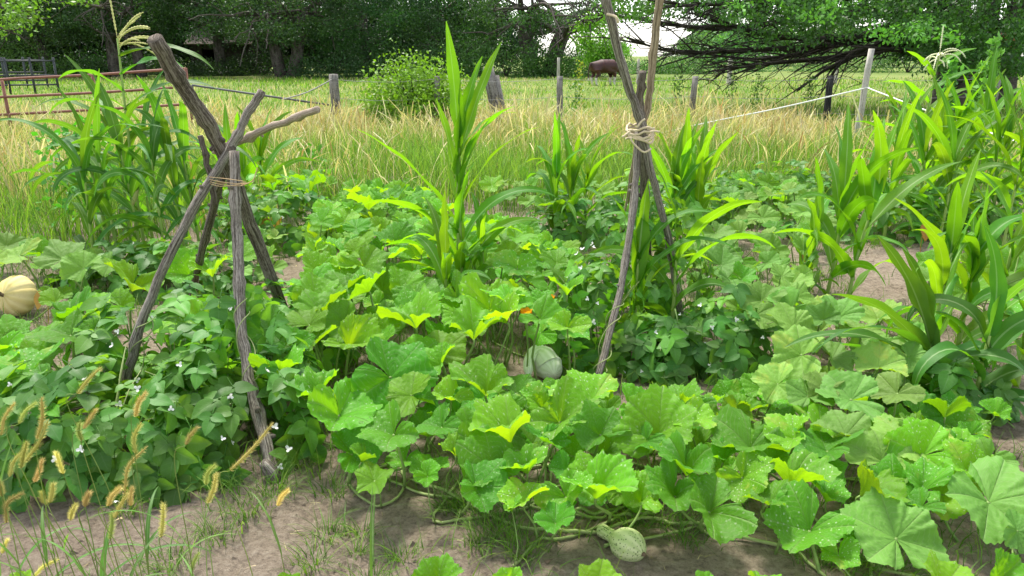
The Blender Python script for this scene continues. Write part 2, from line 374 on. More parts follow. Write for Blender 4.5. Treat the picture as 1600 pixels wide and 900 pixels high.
# tall unmown grass between the garden and the fence
def garden_back(x): return np.where(x < -2.6, 6.6 - .25 * (x + 2.6) * 0, np.where(x > 3.2, 9.4, 9.3))
x, y = field(66000, 5.0, 16.5)
lim = np.interp(x, [-9, -4.2, -3.2, -2.2, 3, 4.5, 9], [4.6, 5.6, 6.6, 7.7, 7.9, 8.5, 8.3]) + rg.normal(0, .25, len(x))
k = y > lim; x, y = x[k], y[k]
dry = np.clip((y - 9.3) / 3.5, 0, 1) * .66 + .04 + 1.0 * (vnoise(x, y, 7, .7) - .5)
shade = np.clip((x - 5.2) / 2.0, 0, 1) * np.clip((y - 9) / 3, 0, 1)        # short green grass on the right
dry = np.where(shade > .4, dry * .25, dry)
keep = rg.random(len(x)) > shade * .55; x, y, dry, shade = x[keep], y[keep], dry[keep], shade[keep]
isdry = rg.random(len(x)) < dry
n = len(x)
cols = np.where(isdry[:, None], mixc(n, rg, [(3, STRAW), (2, STRAWP), (.4, np.array((.42, .27, .11)))]), mixc(n, rg, [(4, GRN), (3, LIME), (1, DGRN)]))
hh = (rg.uniform(.35, .85, n) * np.where(isdry, 1.0, .85)) * (1 - .6 * shade) * (.45 + .75 * vnoise(x, y, 9, 1.1) + .45 * vnoise(x, y, 10, 2.7))
P = np.stack((x, y, np.full(n, -.03)), -1)
pl = np.where(isdry & (rg.random(n) < .5), 1.0, 0.0)
me = blades('tall_grass', P, hh, rg.uniform(.006, .013, n), rg.uniform(.1, .7, n), rg.uniform(0, 6.28, n), cols, 12, 4, pl)
tag(place('tall_grass', me), 'tall tangled strip of straw coloured and green grass before the fence', 'grass', kind='stuff')
# pasture beyond
y = 15 + 42 * rg.random(60000) ** 1.5; x = y * rg.uniform(-.8, .8, len(y)); n = len(x)
dryp = rg.random(n) < .1 + .35 * (vnoise(x, y, 21, .25) > .6)
cols = np.where(dryp[:, None], mixc(n, rg, [(1, STRAW), (2, STRAWP * .9)]), mixc(n, rg, [(3, GRN), (3, LIME * .95), (1, DGRN)]))
hh = rg.uniform(.08, .26, n) * (.5 + 1.1 * vnoise(x, y, 22, .5))
me = blades('pasture_grass', np.stack((x, y, np.full(n, -.06)), -1), hh, .0011 * y * rg.uniform(.6, 1.4, n), rg.uniform(.1, .8, n), rg.uniform(0, 6.28, n), cols, 23, 2)
tag(place('pasture_grass', me), 'grazed green pasture grass with straw patches beyond the fence', 'grass', kind='stuff')
# weeds and thin grass between the crops
BARE = [[(380, 790), (520, 740), (640, 765), (700, 800), (760, 850), (840, 905), (340, 905), (420, 830)],
        [(430, 500), (440, 380), (490, 360), (505, 400), (480, 500)], [(830, 920), (860, 860), (1000, 840), (1230, 870), (1240, 920)],
        [(1110, 600), (1130, 500), (1240, 470), (1220, 560), (1160, 620)], [(1545, 720), (1540, 600), (1600, 570), (1640, 700)],
        [(1330, 470), (1330, 400), (1460, 380), (1580, 460), (1590, 520), (1480, 500)], [(-20, 800), (-20, 690), (80, 690), (330, 800), (380, 905), (-20, 905)]]
x, y = field(82000, 1.7, 9.4, 1.25); px, py = proj(np.stack((x, y, 0 * x), -1)); k = np.ones(len(x), bool)
for poly in BARE: k &= ~(inside(px, py, poly) & (rg.random(len(x)) < .985))
k &= vnoise(x, y, 33, 2.2) > .33
x, y = x[k], y[k]; n = len(x)
cols = mixc(n, rg, [(3, GRN * .8), (1, LIME * .8), (2, DGRN)])
me = blades('ground_weeds', np.stack((x, y, soil_h(x, y) - .01), -1), rg.uniform(.05, .2, n), rg.uniform(.003, .006, n), rg.uniform(.3, 1.1, n), rg.uniform(0, 6.28, n), cols, 34, 3)
tag(place('ground_weeds', me), 'thin green grass and weeds sprouting from soil between the crops', 'weeds', kind='stuff')
# crumbs of soil and dry litter
x, y = field(9000, 1.7, 6.5, .75); n = len(x); V = []; Q = []
tet = np.array([(1, 0, -.3), (-.5, .87, -.3), (-.5, -.87, -.3), (.1, .05, .9)])
s = rg.uniform(.0015, .006, n) * (1 + (rg.random(n) < .14) * rg.uniform(.5, 4.0, n)); a = rg.uniform(0, 6.28, n); T = tet[None] * s[:, None, None] * rg.uniform(.6, 1.4, (n, 4, 1))
T = np.stack((T[..., 0] * np.cos(a)[:, None] - T[..., 1] * np.sin(a)[:, None], T[..., 0] * np.sin(a)[:, None] + T[..., 1] * np.cos(a)[:, None], T[..., 2] * .7), -1)
T += np.stack((x, y, soil_h(x, y) + .001), -1)[:, None]
i = np.arange(n)[:, None] * 4; Q = (i[:, None] + np.array([(0, 1, 3), (1, 2, 3), (2, 0, 3), (0, 2, 1)])[None]).reshape(-1, 3)
tag(place('soil_crumbs', mesh('soil_crumbs', T.reshape(-1, 3), Q, M['soil'], smooth=False)), 'loose dry crumbs of earth lying on bare soil', 'soil', kind='stuff')

x, y = field(2600, 1.7, 6.5, .75); n = len(x)
me = blades('dry_litter', np.stack((x, y, soil_h(x, y) + .004), -1), rg.uniform(.004, .014, n), np.where(rg.random(n) < .12, rg.uniform(.008, .018, n), rg.uniform(.0015, .0035, n)), rg.uniform(2.5, 5, n), rg.uniform(0, 6.28, n), mixc(n, rg, [(2, STRAW * .8), (2, STRAWP), (3, np.array((.2, .15, .1)))]), 35, 2, None, 0)
tag(place('dry_litter', me), 'bits of dry straw and leaf litter scattered on the soil', 'litter', kind='stuff')
# ------------------------------------------------------------------ trees
def leafcloud(name, C, size, cols, seed, droop=.3):
    rg = np.random.default_rng(seed); n = len(C)
    a = nrmrows(rg.normal(0, 1, (n, 3)) + np.array((0, 0, -droop))); t = nrmrows(rg.normal(0, 1, (n, 3)) + np.array((0, 0, .5)))
    b = nrmrows(np.cross(a, t)); L = (size * rg.uniform(.7, 1.3, n))[:, None]
    V = np.stack((C, C + a * L * .5 + b * L * .3, C + a * L, C + a * L * .5 - b * L * .3), 1)
    Q = np.arange(n * 4).reshape(-1, 4)
    return mesh(name, V.reshape(-1, 3), Q, M['cloud'], cols=np.repeat(cols, 4, 0), smooth=False)
def nrmrows(v): return v / (np.linalg.norm(v, axis=1)[:, None] + 1e-9)
def branch(mb, p, d, L, r, depth, rng, tips, droop=.0, n=4, spread=.7, split=3):
    pts = [np.array(p, float)]; d = nrm(d)
    for i in range(n):
        d = nrm(d + rng.normal(0, .16, 3) + np.array((0, 0, -droop * (i + 1) / n))); pts.append(pts[-1] + d * L / n)
    mb.tube(pts, np.linspace(r, r * .5, n + 1), 5 if depth < 2 else 6)
    if depth == 0: tips.append(pts[-1]); tips.append(pts[-2]); return
    for k in range(split):
        q = pts[1 + rng.integers(0, n)] if k else pts[-1]
        branch(mb, q, d + rng.normal(0, spread, 3), L * rng.uniform(.5, .75), r * .5, depth - 1, rng, tips, droop, n, spread, split)
def tree(name, base, trunk_r, th, crown_r, crown_lo, crown_hi, label, group, seed, mat='trunk', dens=1.0, leaf=.19, tint=(1, 1, 1), fork=1, lean=(0, 0), low_frac=.75, clump=1.0, limbs=5):
    rng = np.random.default_rng(seed); base = np.array(base, float); o = empty(name, base, label, 'tree', group)
    mb = MB(); tips = []; wid = np.array((1.25, 1.06, 1, .96, .9))
    for f in range(fork):
        off = np.array(((f - (fork - 1) / 2) * trunk_r * 2.1, rng.normal(0, .1), 0)); lx = lean[0] + (f - (fork - 1) / 2) * .25
        pts = [base + off * (1 + .2 * i) + np.array((lx * i / 4 * th, lean[1] * i / 4 * th, -.15 + th * i / 4)) + rng.normal(0, .05, 3) for i in range(5)]
        mb.tube(pts, trunk_r * wid, 10, .05, rng)
        for k in range(limbs):
            a = rng.uniform(0, 6.28); branch(mb, pts[2 + k % 3] if k else pts[-1], (math.cos(a), math.sin(a), rng.uniform(.1, 1.0)), crown_r * .6, trunk_r * .45, 2, rng, tips, .12)
    mb.build('trunk', M[mat], o, base)
    # crown: clumps of leaves round points in the crown's volume, most of them in its lower half
    n_c = int(90 * dens); C = []; K = []
    cz = (crown_lo + crown_hi) / 2; hz = (crown_hi - crown_lo) / 2
    for i in range(n_c):
        u = nrm(rng.normal(0, 1, 3)); u[2] = -abs(u[2]) if rng.random() < low_frac else u[2]
        rr = rng.uniform(.55, 1.0) ** .6
        c = base + np.array((lean[0] * th * .7, 0, cz)) + u * np.array((crown_r, crown_r, hz)) * rr
        if c[2] < crown_lo * .8: c[2] = crown_lo * .8 + rng.uniform(0, .6)
        m_ = int(rng.uniform(120, 250)); sg = rng.uniform(.4, .95) * clump
        C.append(c + rng.normal(0, 1, (m_, 3)) * np.array((sg, sg, sg * .55)))
        K.append(np.ones((m_, 3)) * np.array(tint) * rng.uniform(.7, 1.35) * rng.uniform(.9, 1.1, 3))
    C = np.vstack(C); K = np.vstack(K) * rng.uniform(.75, 1.3, (len(C), 1))
    big = (C[:, 2] > 7.5)
    place('crown', leafcloud('crown', C - base, np.where(big, leaf * 2.4, leaf), K, seed), o)
    return o
def px_ground(px, Y): return np.array((at(px, 100, Y)[0], Y, -.05))
G = 'trees of the dark wood behind the pasture'
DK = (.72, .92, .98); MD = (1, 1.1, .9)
specs = [  # px, Y, r, th, cr, lo, hi, fork, dens, tint, label
 (-75, 60, .45, 4, 7, 1.3, 13, 1, 1.0, MD, 'dark broadleaf tree at the wood edge behind the black cattle panel'),
 (70, 62, .32, 5, 5.5, 1.8, 13, 1, 1.0, DK, 'dark leafy tree with slim grey trunk beyond the black cattle panel'),
 (176, 60, .42, 5, 6, 2.2, 14, 1, 1.0, DK, 'dark tree with a straight grey trunk above the rusty gate'),
 (218, 61, .40, 5, 6, 2.6, 14, 1, .9, DK, 'dark tree with a leaning grey trunk beside the tilted pole top'),
 (345, 65, .42, 5, 6, 2.3, 14, 1, 1.0, DK, 'dark tree with shadowed trunk just before the old shed'),
 (447, 60, .44, 5, 7, 1.9, 14, 2, 1.3, DK, 'large dark tree with twin trunks standing side by side'),
 (575, 64, .40, 5, 6.5, 1.0, 13, 1, 1.3, DK, 'dark dense tree hanging low behind the yellow green bush'),
 (690, 66, .38, 5, 6, .8, 12, 1, 1.2, (.85, 1.05, .95), 'mid green tree behind the tall centre corn'),
 (845, 62, .62, 4.5, 7.5, 2.6, 13, 2, .62, (.8, 1, .95), 'spreading oak with forked black limbs against pale sky')]
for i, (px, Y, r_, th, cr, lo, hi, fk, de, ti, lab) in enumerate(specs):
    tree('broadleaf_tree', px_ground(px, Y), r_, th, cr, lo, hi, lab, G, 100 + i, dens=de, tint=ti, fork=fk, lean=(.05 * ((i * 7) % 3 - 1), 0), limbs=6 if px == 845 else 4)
back = [(-20, 'dim tree deep in the wood at its left end'), (120, 'dim tree filling the gap between two grey trunks'), (255, 'dim tree deep in the wood left of the shed'),
        (400, 'dim tree deep in the wood right of the shed'), (520, 'dim tree deep in the wood beside the twin trunks'), (630, 'dim tree deep in the wood behind the bush'), (745, 'dim tree in the thinning right end of the wood')]
back += [(60, 'dim tree deep in the wood behind the cattle panel'), (190, 'dim tree deep in the wood behind the straight grey trunk'), (330, 'dim tree deep in the wood above the shed'), (460, 'dim tree deep in the wood behind the twin trunks'), (575, 'dim tree deep in the wood left of the bush'), (690, 'dim tree deep in the wood behind the corn tip')]
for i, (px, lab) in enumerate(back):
    tree('broadleaf_tree', px_ground(px, 78 + (i % 3) * 3), .4, 4, 7, .2, 12, lab, G, 140 + i, 'trunk_dark', 1.5 if px < 700 else .8, .34, (.6, .75, .8), limbs=3)  # shade of the wood's interior is put into these darker leaf and bark colours
# shrubs along the foot of the wood
def shrub(name, base, rx, ry, hz, n, leaf, tint, label, group, seed, cat='shrub', stems=6, clump=.28):
    rng = np.random.default_rng(seed); base = np.array(base, float); o = empty(name, base, label, cat, group)
    mb = MB()
    for k in range(stems):
        a = rng.uniform(0, 6.28); e = base + np.array((math.cos(a) * rx * .6, math.sin(a) * ry * .6, hz * rng.uniform(.7, .95)))
        mb.tube(smoothpath([base + np.array((0, 0, -.05)), base * .6 + e * .4 + np.array((0, 0, .15 * hz)), e], 5), np.linspace(.02, .006, 5) * max(1, hz), 5)
    mb.build('stem', M['trunk_dark'], o, base)
    C = []; K = []; k = max(8, n // 60)
    for i in range(k):
        u = nrm(rng.normal(0, 1, 3)); u[2] = abs(u[2]); c = base + u * np.array((rx, ry, hz)) * rng.uniform(.45, 1.0) ** .6 * rng.uniform(.8, 1.08)
        m_ = 60; C.append(c + rng.normal(0, clump * min(rx, hz), (m_, 3)) * np.array((1, 1, .8))); K.append(np.ones((m_, 3)) * np.array(tint) * rng.uniform(.75, 1.3))
    C = np.vstack(C); C[:, 2] = np.maximum(C[:, 2], base[2] + .03); K = np.vstack(K) * rng.uniform(.75, 1.3, (len(C), 1))
    place('foliage', leafcloud('foliage', C - base, np.full(len(C), leaf), K, seed, .0), o); return o
G2 = 'shrubs along the foot of the wood'
for i, (px, Y, rx, hz, ti, lab) in enumerate([
    (30, 58, 4.5, 2.2, (1.1, 1.3, 1), 'rounded green shrub behind the black cattle panel'), (125, 60, 3, 1.3, (.9, 1.1, 1), 'low dark shrub under the grey trunk near the gate'),
    (250, 66, 5, 1.6, (.45, .6, .6), 'low dim shrub in the shade left of the shed'), (340, 64, 3, 1.2, (.45, .6, .6), 'low dim shrub before the shed door'), (410, 66, 4, 1.9, (.45, .6, .6), 'dim shrub left of the twin trunks'), (180, 67, 5, 2.0, (.4, .55, .55), 'dim shrub in the shade behind the straight grey trunk'),  # dim shrubs: shade under the trees is put into their dark leaf tint
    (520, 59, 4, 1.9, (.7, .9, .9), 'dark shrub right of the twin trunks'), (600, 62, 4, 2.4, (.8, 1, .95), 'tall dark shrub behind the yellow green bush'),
    (700, 60, 4.2, 2.8, (1, 1.2, 1.1), 'soft green shrub behind the tall corn tip'), (790, 60, 4.2, 2.6, (1.1, 1.35, 1.1), 'lighter green shrub left of the forked oak foot'),
    (865, 61, 3.8, 2.3, (1.2, 1.5, 1.15), 'lighter green shrub right of the forked oak foot'), (905, 64, 2.2, 2.1, (1.3, 1.6, 1.1), 'green shrub close behind the grazing cow'),
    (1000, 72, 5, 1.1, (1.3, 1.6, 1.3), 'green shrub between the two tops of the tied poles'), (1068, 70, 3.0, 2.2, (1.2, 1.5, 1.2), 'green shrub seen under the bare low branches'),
    (1130, 80, 6, 2.8, (1.2, 1.5, 1.4), 'hazy green shrub far under the low branches'), (1220, 85, 7, 2.7, (1.3, 1.6, 1.5), 'hazy wide shrub before the white far post'),  # hazy shrubs: distance haze is put into the leaf tint
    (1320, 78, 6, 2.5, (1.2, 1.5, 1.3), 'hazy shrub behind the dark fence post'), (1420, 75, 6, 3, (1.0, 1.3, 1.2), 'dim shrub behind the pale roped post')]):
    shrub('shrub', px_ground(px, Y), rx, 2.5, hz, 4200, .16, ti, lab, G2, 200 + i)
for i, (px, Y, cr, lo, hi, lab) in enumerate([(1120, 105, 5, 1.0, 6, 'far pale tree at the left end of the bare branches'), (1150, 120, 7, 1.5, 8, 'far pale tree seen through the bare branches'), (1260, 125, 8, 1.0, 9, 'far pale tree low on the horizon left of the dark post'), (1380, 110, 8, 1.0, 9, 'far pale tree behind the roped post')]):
    tree('broadleaf_tree', px_ground(px, Y), .3, 3, cr, lo, hi, lab, 'far trees on the horizon', 170 + i, dens=.8, leaf=.45, tint=(1.4, 1.7, 1.8), limbs=3)  # the pale bluish leaf tint has the distance haze mixed in
tree('young_tree', px_ground(938, 57), .09, 1.4, 1.7, .8, 4.6, 'small yellow green tree behind the brown cow', None, 190, dens=.45, leaf=.2, tint=(3.6, 3.4, 1.2), low_frac=.5, clump=.6, limbs=3)
# the yellow green bush at the fence
shrub('bush', px_ground(648, 15.6), 1.12, .85, 1.55, 14000, .07, (2.6, 2.5, .7), 'rounded yellow green bush standing at the post and wire fence', None, 230, 'bush', 10, .2)

# low spreading tree on the right
rng = np.random.default_rng(77)
base = px_ground(1532, 25); o = empty('spreading_tree', base, 'low spreading tree with black bare lower branches and stout grooved trunks', 'tree')
mb = MB()
for (px0, px1, r_, yo) in ((1500, 1490, .5, 0), (1540, 1545, .42, .5), (1572, 1600, .42, -.3)):
    p0 = px_ground(px0, 25 + yo); p1 = at(px1, 0, 25 + yo); q = p1 + (p1 - p0) * .8
    mb.tube(smoothpath([p0 - (0, 0, .2), p0 * .5 + p1 * .5 + rng.normal(0, .1, 3), p1, q], 9), r_ * np.linspace(1.25, .6, 9), 12, .06, rng)
mb.build('trunk', M['trunk'], o, base)
limbs = [[(1500, 50), (1420, 35), (1330, 60), (1200, 55), (1080, 20)], [(1505, 60), (1420, 70), (1320, 88), (1200, 100), (1110, 112)],
         [(1495, 40), (1400, 50), (1300, 70), (1180, 78), (1060, 82), (985, 62)], [(1490, 30), (1380, 20), (1250, 30), (1120, 45), (1000, 30), (930, 20)],
         [(1500, 55), (1430, 60), (1360, 75), (1310, 100), (1285, 112), (1245, 143)], [(1500, 62), (1440, 50), (1350, 60), (1260, 82), (1170, 92), (1040, 75)],
         [(1500, 20), (1400, -10), (1280, 0), (1150, 5), (1040, 10)], [(1490, 60), (1450, 80), (1400, 78), (1330, 72)], [(1560, 40), (1590, 30), (1640, 40), (1700, 60)], [(1500, 60), (1410, 60), (1345, 78), (1318, 95), (1296, 120)]]
for li, l in enumerate(limbs):
    mb = MB(); Y0 = 25; Y1 = rng.uniform(19.5, 26)
    if li in (4, 9): Y1 = 22.5
    pts = smoothpath([at(px, py, Y0 + (Y1 - Y0) * i / (len(l) - 1)) for i, (px, py) in enumerate(l)], 16)
    mb.tube(pts, np.linspace(.17, .02, 16) if li not in (0, 6) else np.linspace(.2, .03, 16), 6, .05, rng)
    tw = 34 if li not in (4, 7, 8, 9) else 8
    for k in range(tw):
        i = rng.integers(3, 15); p = pts[i]; dr = nrm(pts[min(i + 1, 15)] - pts[i - 1])
        d = nrm(dr + rng.normal(0, .38, 3) * np.array((.7, 1, .55)) + np.array((-.1, 0, -.05)))
        Lb = rng.uniform(.6, 2.2); q1 = p + d * Lb * .5 + rng.normal(0, .08, 3); q2 = p + d * Lb + rng.normal(0, .16, 3) + np.array((0, 0, -.12))
        if q2[2] < .5 and li not in (4, 9): continue
        mb.tube(smoothpath([p, q1, q2], 5), np.linspace(.03, .008, 5), 4)
        for kk in range(3):
            s_ = [q1, q2][rng.integers(0, 2)]; e = s_ + nrm(d + rng.normal(0, .6, 3)) * rng.uniform(.3, .9)
            mb.tube([s_, (s_ + e) / 2 + rng.normal(0, .04, 3), e], (.011, .008, .005), 4)
    mb.build('limb', M['trunk_dark'], o, base)
C = []; K = []
def clumps(n, poly, ylo, yhi, tint, sg, m0=40, m1=110):
    xs_ = [p[0] for p in poly]; ys_ = [p[1] for p in poly]; c_ = 0
    while c_ < n:
        px, py = rng.uniform(min(xs_), max(xs_)), rng.uniform(min(ys_), max(ys_))
        if not inside(px, py, poly): continue
        c = at(px, py, rng.uniform(ylo, yhi)); m_ = int(rng.uniform(m0, m1)); s_ = sg * rng.uniform(.6, 1.3)
        C.append(c + rng.normal(0, 1, (m_, 3)) * np.array((s_, s_, s_ * .5))); K.append(np.ones((m_, 3)) * np.array(tint) * rng.uniform(.7, 1.35)); c_ += 1
clumps(330, [(1040, -60), (1660, -60), (1660, 40), (1400, 50), (1250, 30), (1180, 25), (1060, 12)], 19, 27, (1.15, 1.4, .95), .34)
clumps(120, [(1400, 30), (1660, 30), (1660, 110), (1480, 115), (1400, 80)], 20, 24, (1.1, 1.4, 1.0), .26)
clumps(46, [(915, -40), (1060, -40), (1060, 14), (1000, 26), (955, 24)], 20, 24, (1.6, 1.75, 1.0), .28)
clumps(44, [(1060, 10), (1330, 25), (1330, 62), (1230, 70), (1100, 40)], 19, 25, (1.1, 1.3, 1.0), .2, 20, 50)
clumps(14, [(1360, 20), (1500, 30), (1500, 70), (1360, 60)], 17, 19, (2.6, 3.2, 1.6), .16, 20, 40)
clumps(12, [(1080, -10), (1340, -10), (1340, 30), (1080, 20)], 17, 19, (2.6, 3.0, 1.5), .16, 20, 40)
for k in range(60):       # the crown above the picture, it shades the grass below
    c = base + np.array((rng.uniform(-11, 6), rng.uniform(-6, 6), rng.uniform(4.8, 8))); C.append(c + rng.normal(0, 1, (60, 3)) * np.array((1.1, 1.1, .4))); K.append(np.ones((60, 3)))
C = np.vstack(C); K = np.vstack(K) * rng.uniform(.7, 1.3, (len(C), 1))
place('crown', leafcloud('crown', C - base, np.where(C[:, 2] > 4.6, .5, .11), K, 78, .6), o)
# bough of a nearer tree that enters at the upper left; its trunk stands outside the picture
base = np.array((-17.5, 19, -.05)); o = empty('overhanging_tree', base, 'tree reaching in with yellow green leafy bough and bare twigs above the gate', 'tree')
mb = MB(); mb.tube(smoothpath([base, base + (.2, 0, 2), base + (.1, .2, 4.5), base + (-.2, .3, 9)], 9), np.linspace(.4, .2, 9), 10, .05, rng); mb.build('trunk', M['trunk'], o, base)
mb = MB(); C = []; K = []
for (l, n_) in (([(-260, -60), (-120, -20), (-20, 5), (60, 30)], 10), ([(-260, -60), (0, -40), (90, -15), (150, 10), (165, 5)], 14), ([(-260, -60), (-90, 5), (-20, 35), (30, 55)], 8)):
    pts = smoothpath([at(px, py, 18.5) for px, py in l], 12); mb.tube(pts, np.linspace(.1, .012, 12), 5)
    for k in range(n_):
        i = rng.integers(5, 12); e = pts[i] + nrm(rng.normal(0, 1, 3) + (1, 0, -.2)) * rng.uniform(.3, .9); mb.tube([pts[i], (pts[i] + e) / 2 + rng.normal(0, .05, 3), e], (.014, .01, .005), 4)
mb.build('limb', M['trunk'], o, base)
clumps(46, [(-120, -40), (50, -40), (62, 20), (25, 55), (-60, 60)], 17.5, 19.5, (2.0, 2.1, .9), .18, 30, 70); clumps(10, [(70, -20), (150, -20), (140, 8), (80, 6)], 17.5, 19, (2.2, 2.4, 1), .14, 20, 40)
C = np.vstack(C); K = np.vstack(K) * rng.uniform(.7, 1.3, (len(C), 1)); place('crown', leafcloud('crown', C - base, np.full(len(C), .1), K, 79, .3), o)

# ------------------------------------------------------------------ the old shed in the wood
base = px_ground(362, 72); o = empty('shed', base, 'old grey roofed shed half hidden between the dark trees', 'shed')
mw = plain_mat('shed boards', (.03, .026, .022), (.07, .06, .05), 3, .9, .1); mr = plain_mat('shed shingles', (.14, .115, .10), (.24, .20, .18), 6, .9, .1, .4, .03)
mb = MB(); Wd, Dp, Hh = 5.2, 5, 2.5
mb.box(base + (-Wd / 2, 0, Hh / 2), (.12, Dp, Hh)); mb.box(base + (Wd / 2, 0, Hh / 2), (.12, Dp, Hh)); mb.box(base + (0, Dp / 2, Hh / 2), (Wd - .14, .12, Hh))
for k in range(11):
    xx = -Wd / 2 + .3 + k * .47
    if 1.2 < xx + Wd / 2 < 3.1: continue
    mb.box(base + (xx, -Dp / 2, Hh / 2), (.44, .08, Hh))
mb.box(base + (-Wd / 2 + 2.1, -Dp / 2, 2.3), (1.9, .08, .4)); mb.build('wall', mw, o, base, False)
mb = MB(); th_ = math.atan2(1.5, Dp / 2 + .4)
for sg in (-1, 1):
    a = sg * th_; rot = np.array(((1, 0, 0), (0, math.cos(a), math.sin(a)), (0, -math.sin(a), math.cos(a))))
    mb.box(base + (0, sg * (Dp / 4 + .2), Hh + .8), (Wd + .8, math.hypot(1.5, Dp / 2 + .4) - .02, .12), rot)
mb.build('roof', mr, o, base, False)

# ------------------------------------------------------------------ fences and gates
def post(px, ytop, Y, r_, mat, parent, origin, lean=(0, 0), rng=np.random.default_rng(5)):
    t = at(px, ytop, Y); b_ = np.array((t[0] - lean[0], Y - lean[1], -.3)); mb = MB()
    P = np.array([b_ + (t - b_) * f for f in np.linspace(0, 1, 7)]); P[1:-1] += rng.normal(0, .006, (5, 3))
    mb.tube(P, r_ * np.array((1.05, 1.03, 1, 1, .98, .98, .95)), 10, .04, rng); return mb.build('post', mat, parent, origin)
base = np.array(px_ground(800, 15)); o = empty('wire_fence', base, 'weathered post and wire fence along the near edge of the pasture', 'fence')
posts = [(521, 116, 15, .095, 'post', (0, 0)), (683, 119, 15.2, .06, 'post', (.05, 0)), (875, 119, 15.4, .065, 'post', (0, 0)), (1087, 119, 15.6, .065, 'post', (.06, 0)), (1299, 118, 15.8, .07, 'post_dark', (.02, 0)), (1560, 120, 16, .07, 'post', (0, 0))]
for px, yt, Yd, r_, mt, ln in posts: post(px, yt, Yd, r_, M[mt], o, base, ln)
for hgt in (1.15, .8, .45):
    mb = MB(); pts = []
    for px, yt, Yd, r_, mt, ln in posts:
        t = at(px, yt, Yd); pts.append((t[0], Yd - r_, hgt))
    pts = np.array(pts); full = []
    for a, b_ in zip(pts[:-1], pts[1:]):
        for f in np.linspace(0, 1, 6)[:-1]: full.append(a + (b_ - a) * f - np.array((0, 0, .06 * 4 * f * (1 - f))))
    mb.tube(full + [pts[-1]], .004, 4); mb.build('wire', M['wire'], o, base)
mb = MB(); a = at(519, 124, 14.9); b_ = at(440, 156, 14.2); mb.tube(smoothpath([a, (a + b_) / 2 - (0, 0, .05), b_], 7), .012, 5); mb.build('brace_wire', M['wire'], o, base)
b0 = px_ground(770, 16); o = empty('old_post', b0, 'leaning grey weathered stump of a post behind the tall corn', 'post')
mb = MB(); t1 = at(762, 104, 16); mb.tube([b0 + (.1, 0, -.2), b0 + (.06, 0, .5), t1 * .6 + (b0 + (.06, 0, .5)) * .4, t1], (.15, .13, .12, .1), 10, .12, rng); mb.build('stake', M['post'], o, b0); mb = MB(); t1 = at(775, 118, 16); mb.tube([b0 + (.22, 0, -.2), b0 + (.2, 0, .5), t1], (.09, .085, .07), 8, .1, rng); mb.build('stake', M['post'], o, b0)
base = px_ground(1000, 48); o = empty('field_fence', base, 'thin far fence of pale posts crossing the pasture by the cow', 'fence')
for px, yt, r_ in ((873, 90, .09), (998, 92, .08), (1142, 88, .14), (1310, 90, .1)): post(px, yt, 46, r_, M['post_pale'], o, base)
# pale post with the white rope
b0 = px_ground(1350, 12.6); o = empty('rope_fence', b0, 'tall pale round post with a taut white electric rope', 'fence')
post(1362, 76, 12.6, .05, M['post_pale'], o, b0, (.09, 0))
mb = MB(); k = at(1355, 137, 12.55); a = at(1085, 196, 13.5); e = at(1620, 232, 7.5)
mb.tube(smoothpath([at(900, 240, 14), a, a * .5 + k * .5 - (0, 0, .02), k], 16), .012, 6); mb.tube(smoothpath([k, k * .5 + e * .5 - (0, 0, .02), e], 12), .009, 6)
th_ = np.linspace(0, 6.28, 13); mb.tube(np.stack((k[0] + .055 * np.cos(th_), k[1] + .05 + .055 * np.sin(th_), k[2] + 0 * th_), -1), .009, 6); mb.build('rope', M['rope'], o, b0)
# rusty pipe gate
b0 = px_ground(100, 13.5); o = empty('pipe_gate', b0, 'rusty red brown pipe gate with three rails behind the tall grass', 'gate')
for l in ([(-30, 132), (3, 124), (145, 117), (230, 111), (290, 107)], [(-30, 153), (145, 145), (270, 137)], [(-10, 180), (120, 173), (290, 163)]):
    mb = MB(); mb.tube(smoothpath([at(px, py, 13.5 + .3 * i) for i, (px, py) in enumerate(l)], 14), .024, 8); mb.build('rail', M['gate'], o, b0)
for px, yt, Yd in ((144, 116, 13.9), (290, 106, 14.3), (3, 126, 13.6)):
    mb = MB(); t = at(px, yt, Yd); mb.tube([t, (t + (t[0], t[1], -.1)) / 2, (t[0], t[1], -.1)], .028, 8); mb.build('upright', M['gate'], o, b0)
b0 = px_ground(460, 13.5); o = empty('pipe_rail', b0, 'dark grey pipe rail meeting the stout fence post', 'rail')
mb = MB(); a = at(300, 133, 14.2); e = at(514, 164, 14.8); mb.tube([a, (a + e) / 2, e], .02, 8); mb.build('pipe', M['pole_grey'], o, b0)
mb = MB(); mb.tube([a, (a[0], a[1], .4), (a[0], a[1], -.1)], .022, 8); mb.build('upright', M['pole_grey'], o, b0)
# black cattle panel
b0 = px_ground(45, 34); o = empty('cattle_panel', b0, 'black pipe cattle panel standing at the foot of the wood', 'panel')
for side, (pa, pb, Ya, Yb) in enumerate([(-20, 88, 33, 34), (-20, 72, 39, 40)]):
    A, B = at(pa, 110, Ya), at(pb, 108, Yb)
    for hz in (.35, .75, 1.35):
        mb = MB(); mb.tube([(A[0], Ya, hz), ((A[0] + B[0]) / 2, (Ya + Yb) / 2, hz), (B[0], Yb, hz)], .04, 6); mb.build('rail', M['gate_dark'], o, b0)
    for f in (0.1, .27, .63, .98):
        p = A + (B - A) * f; mb = MB(); mb.tube([(p[0], p[1], -.05), (p[0], p[1], .7), (p[0], p[1], 1.5)], .05, 6); mb.build('upright', M['gate_dark'], o, b0)
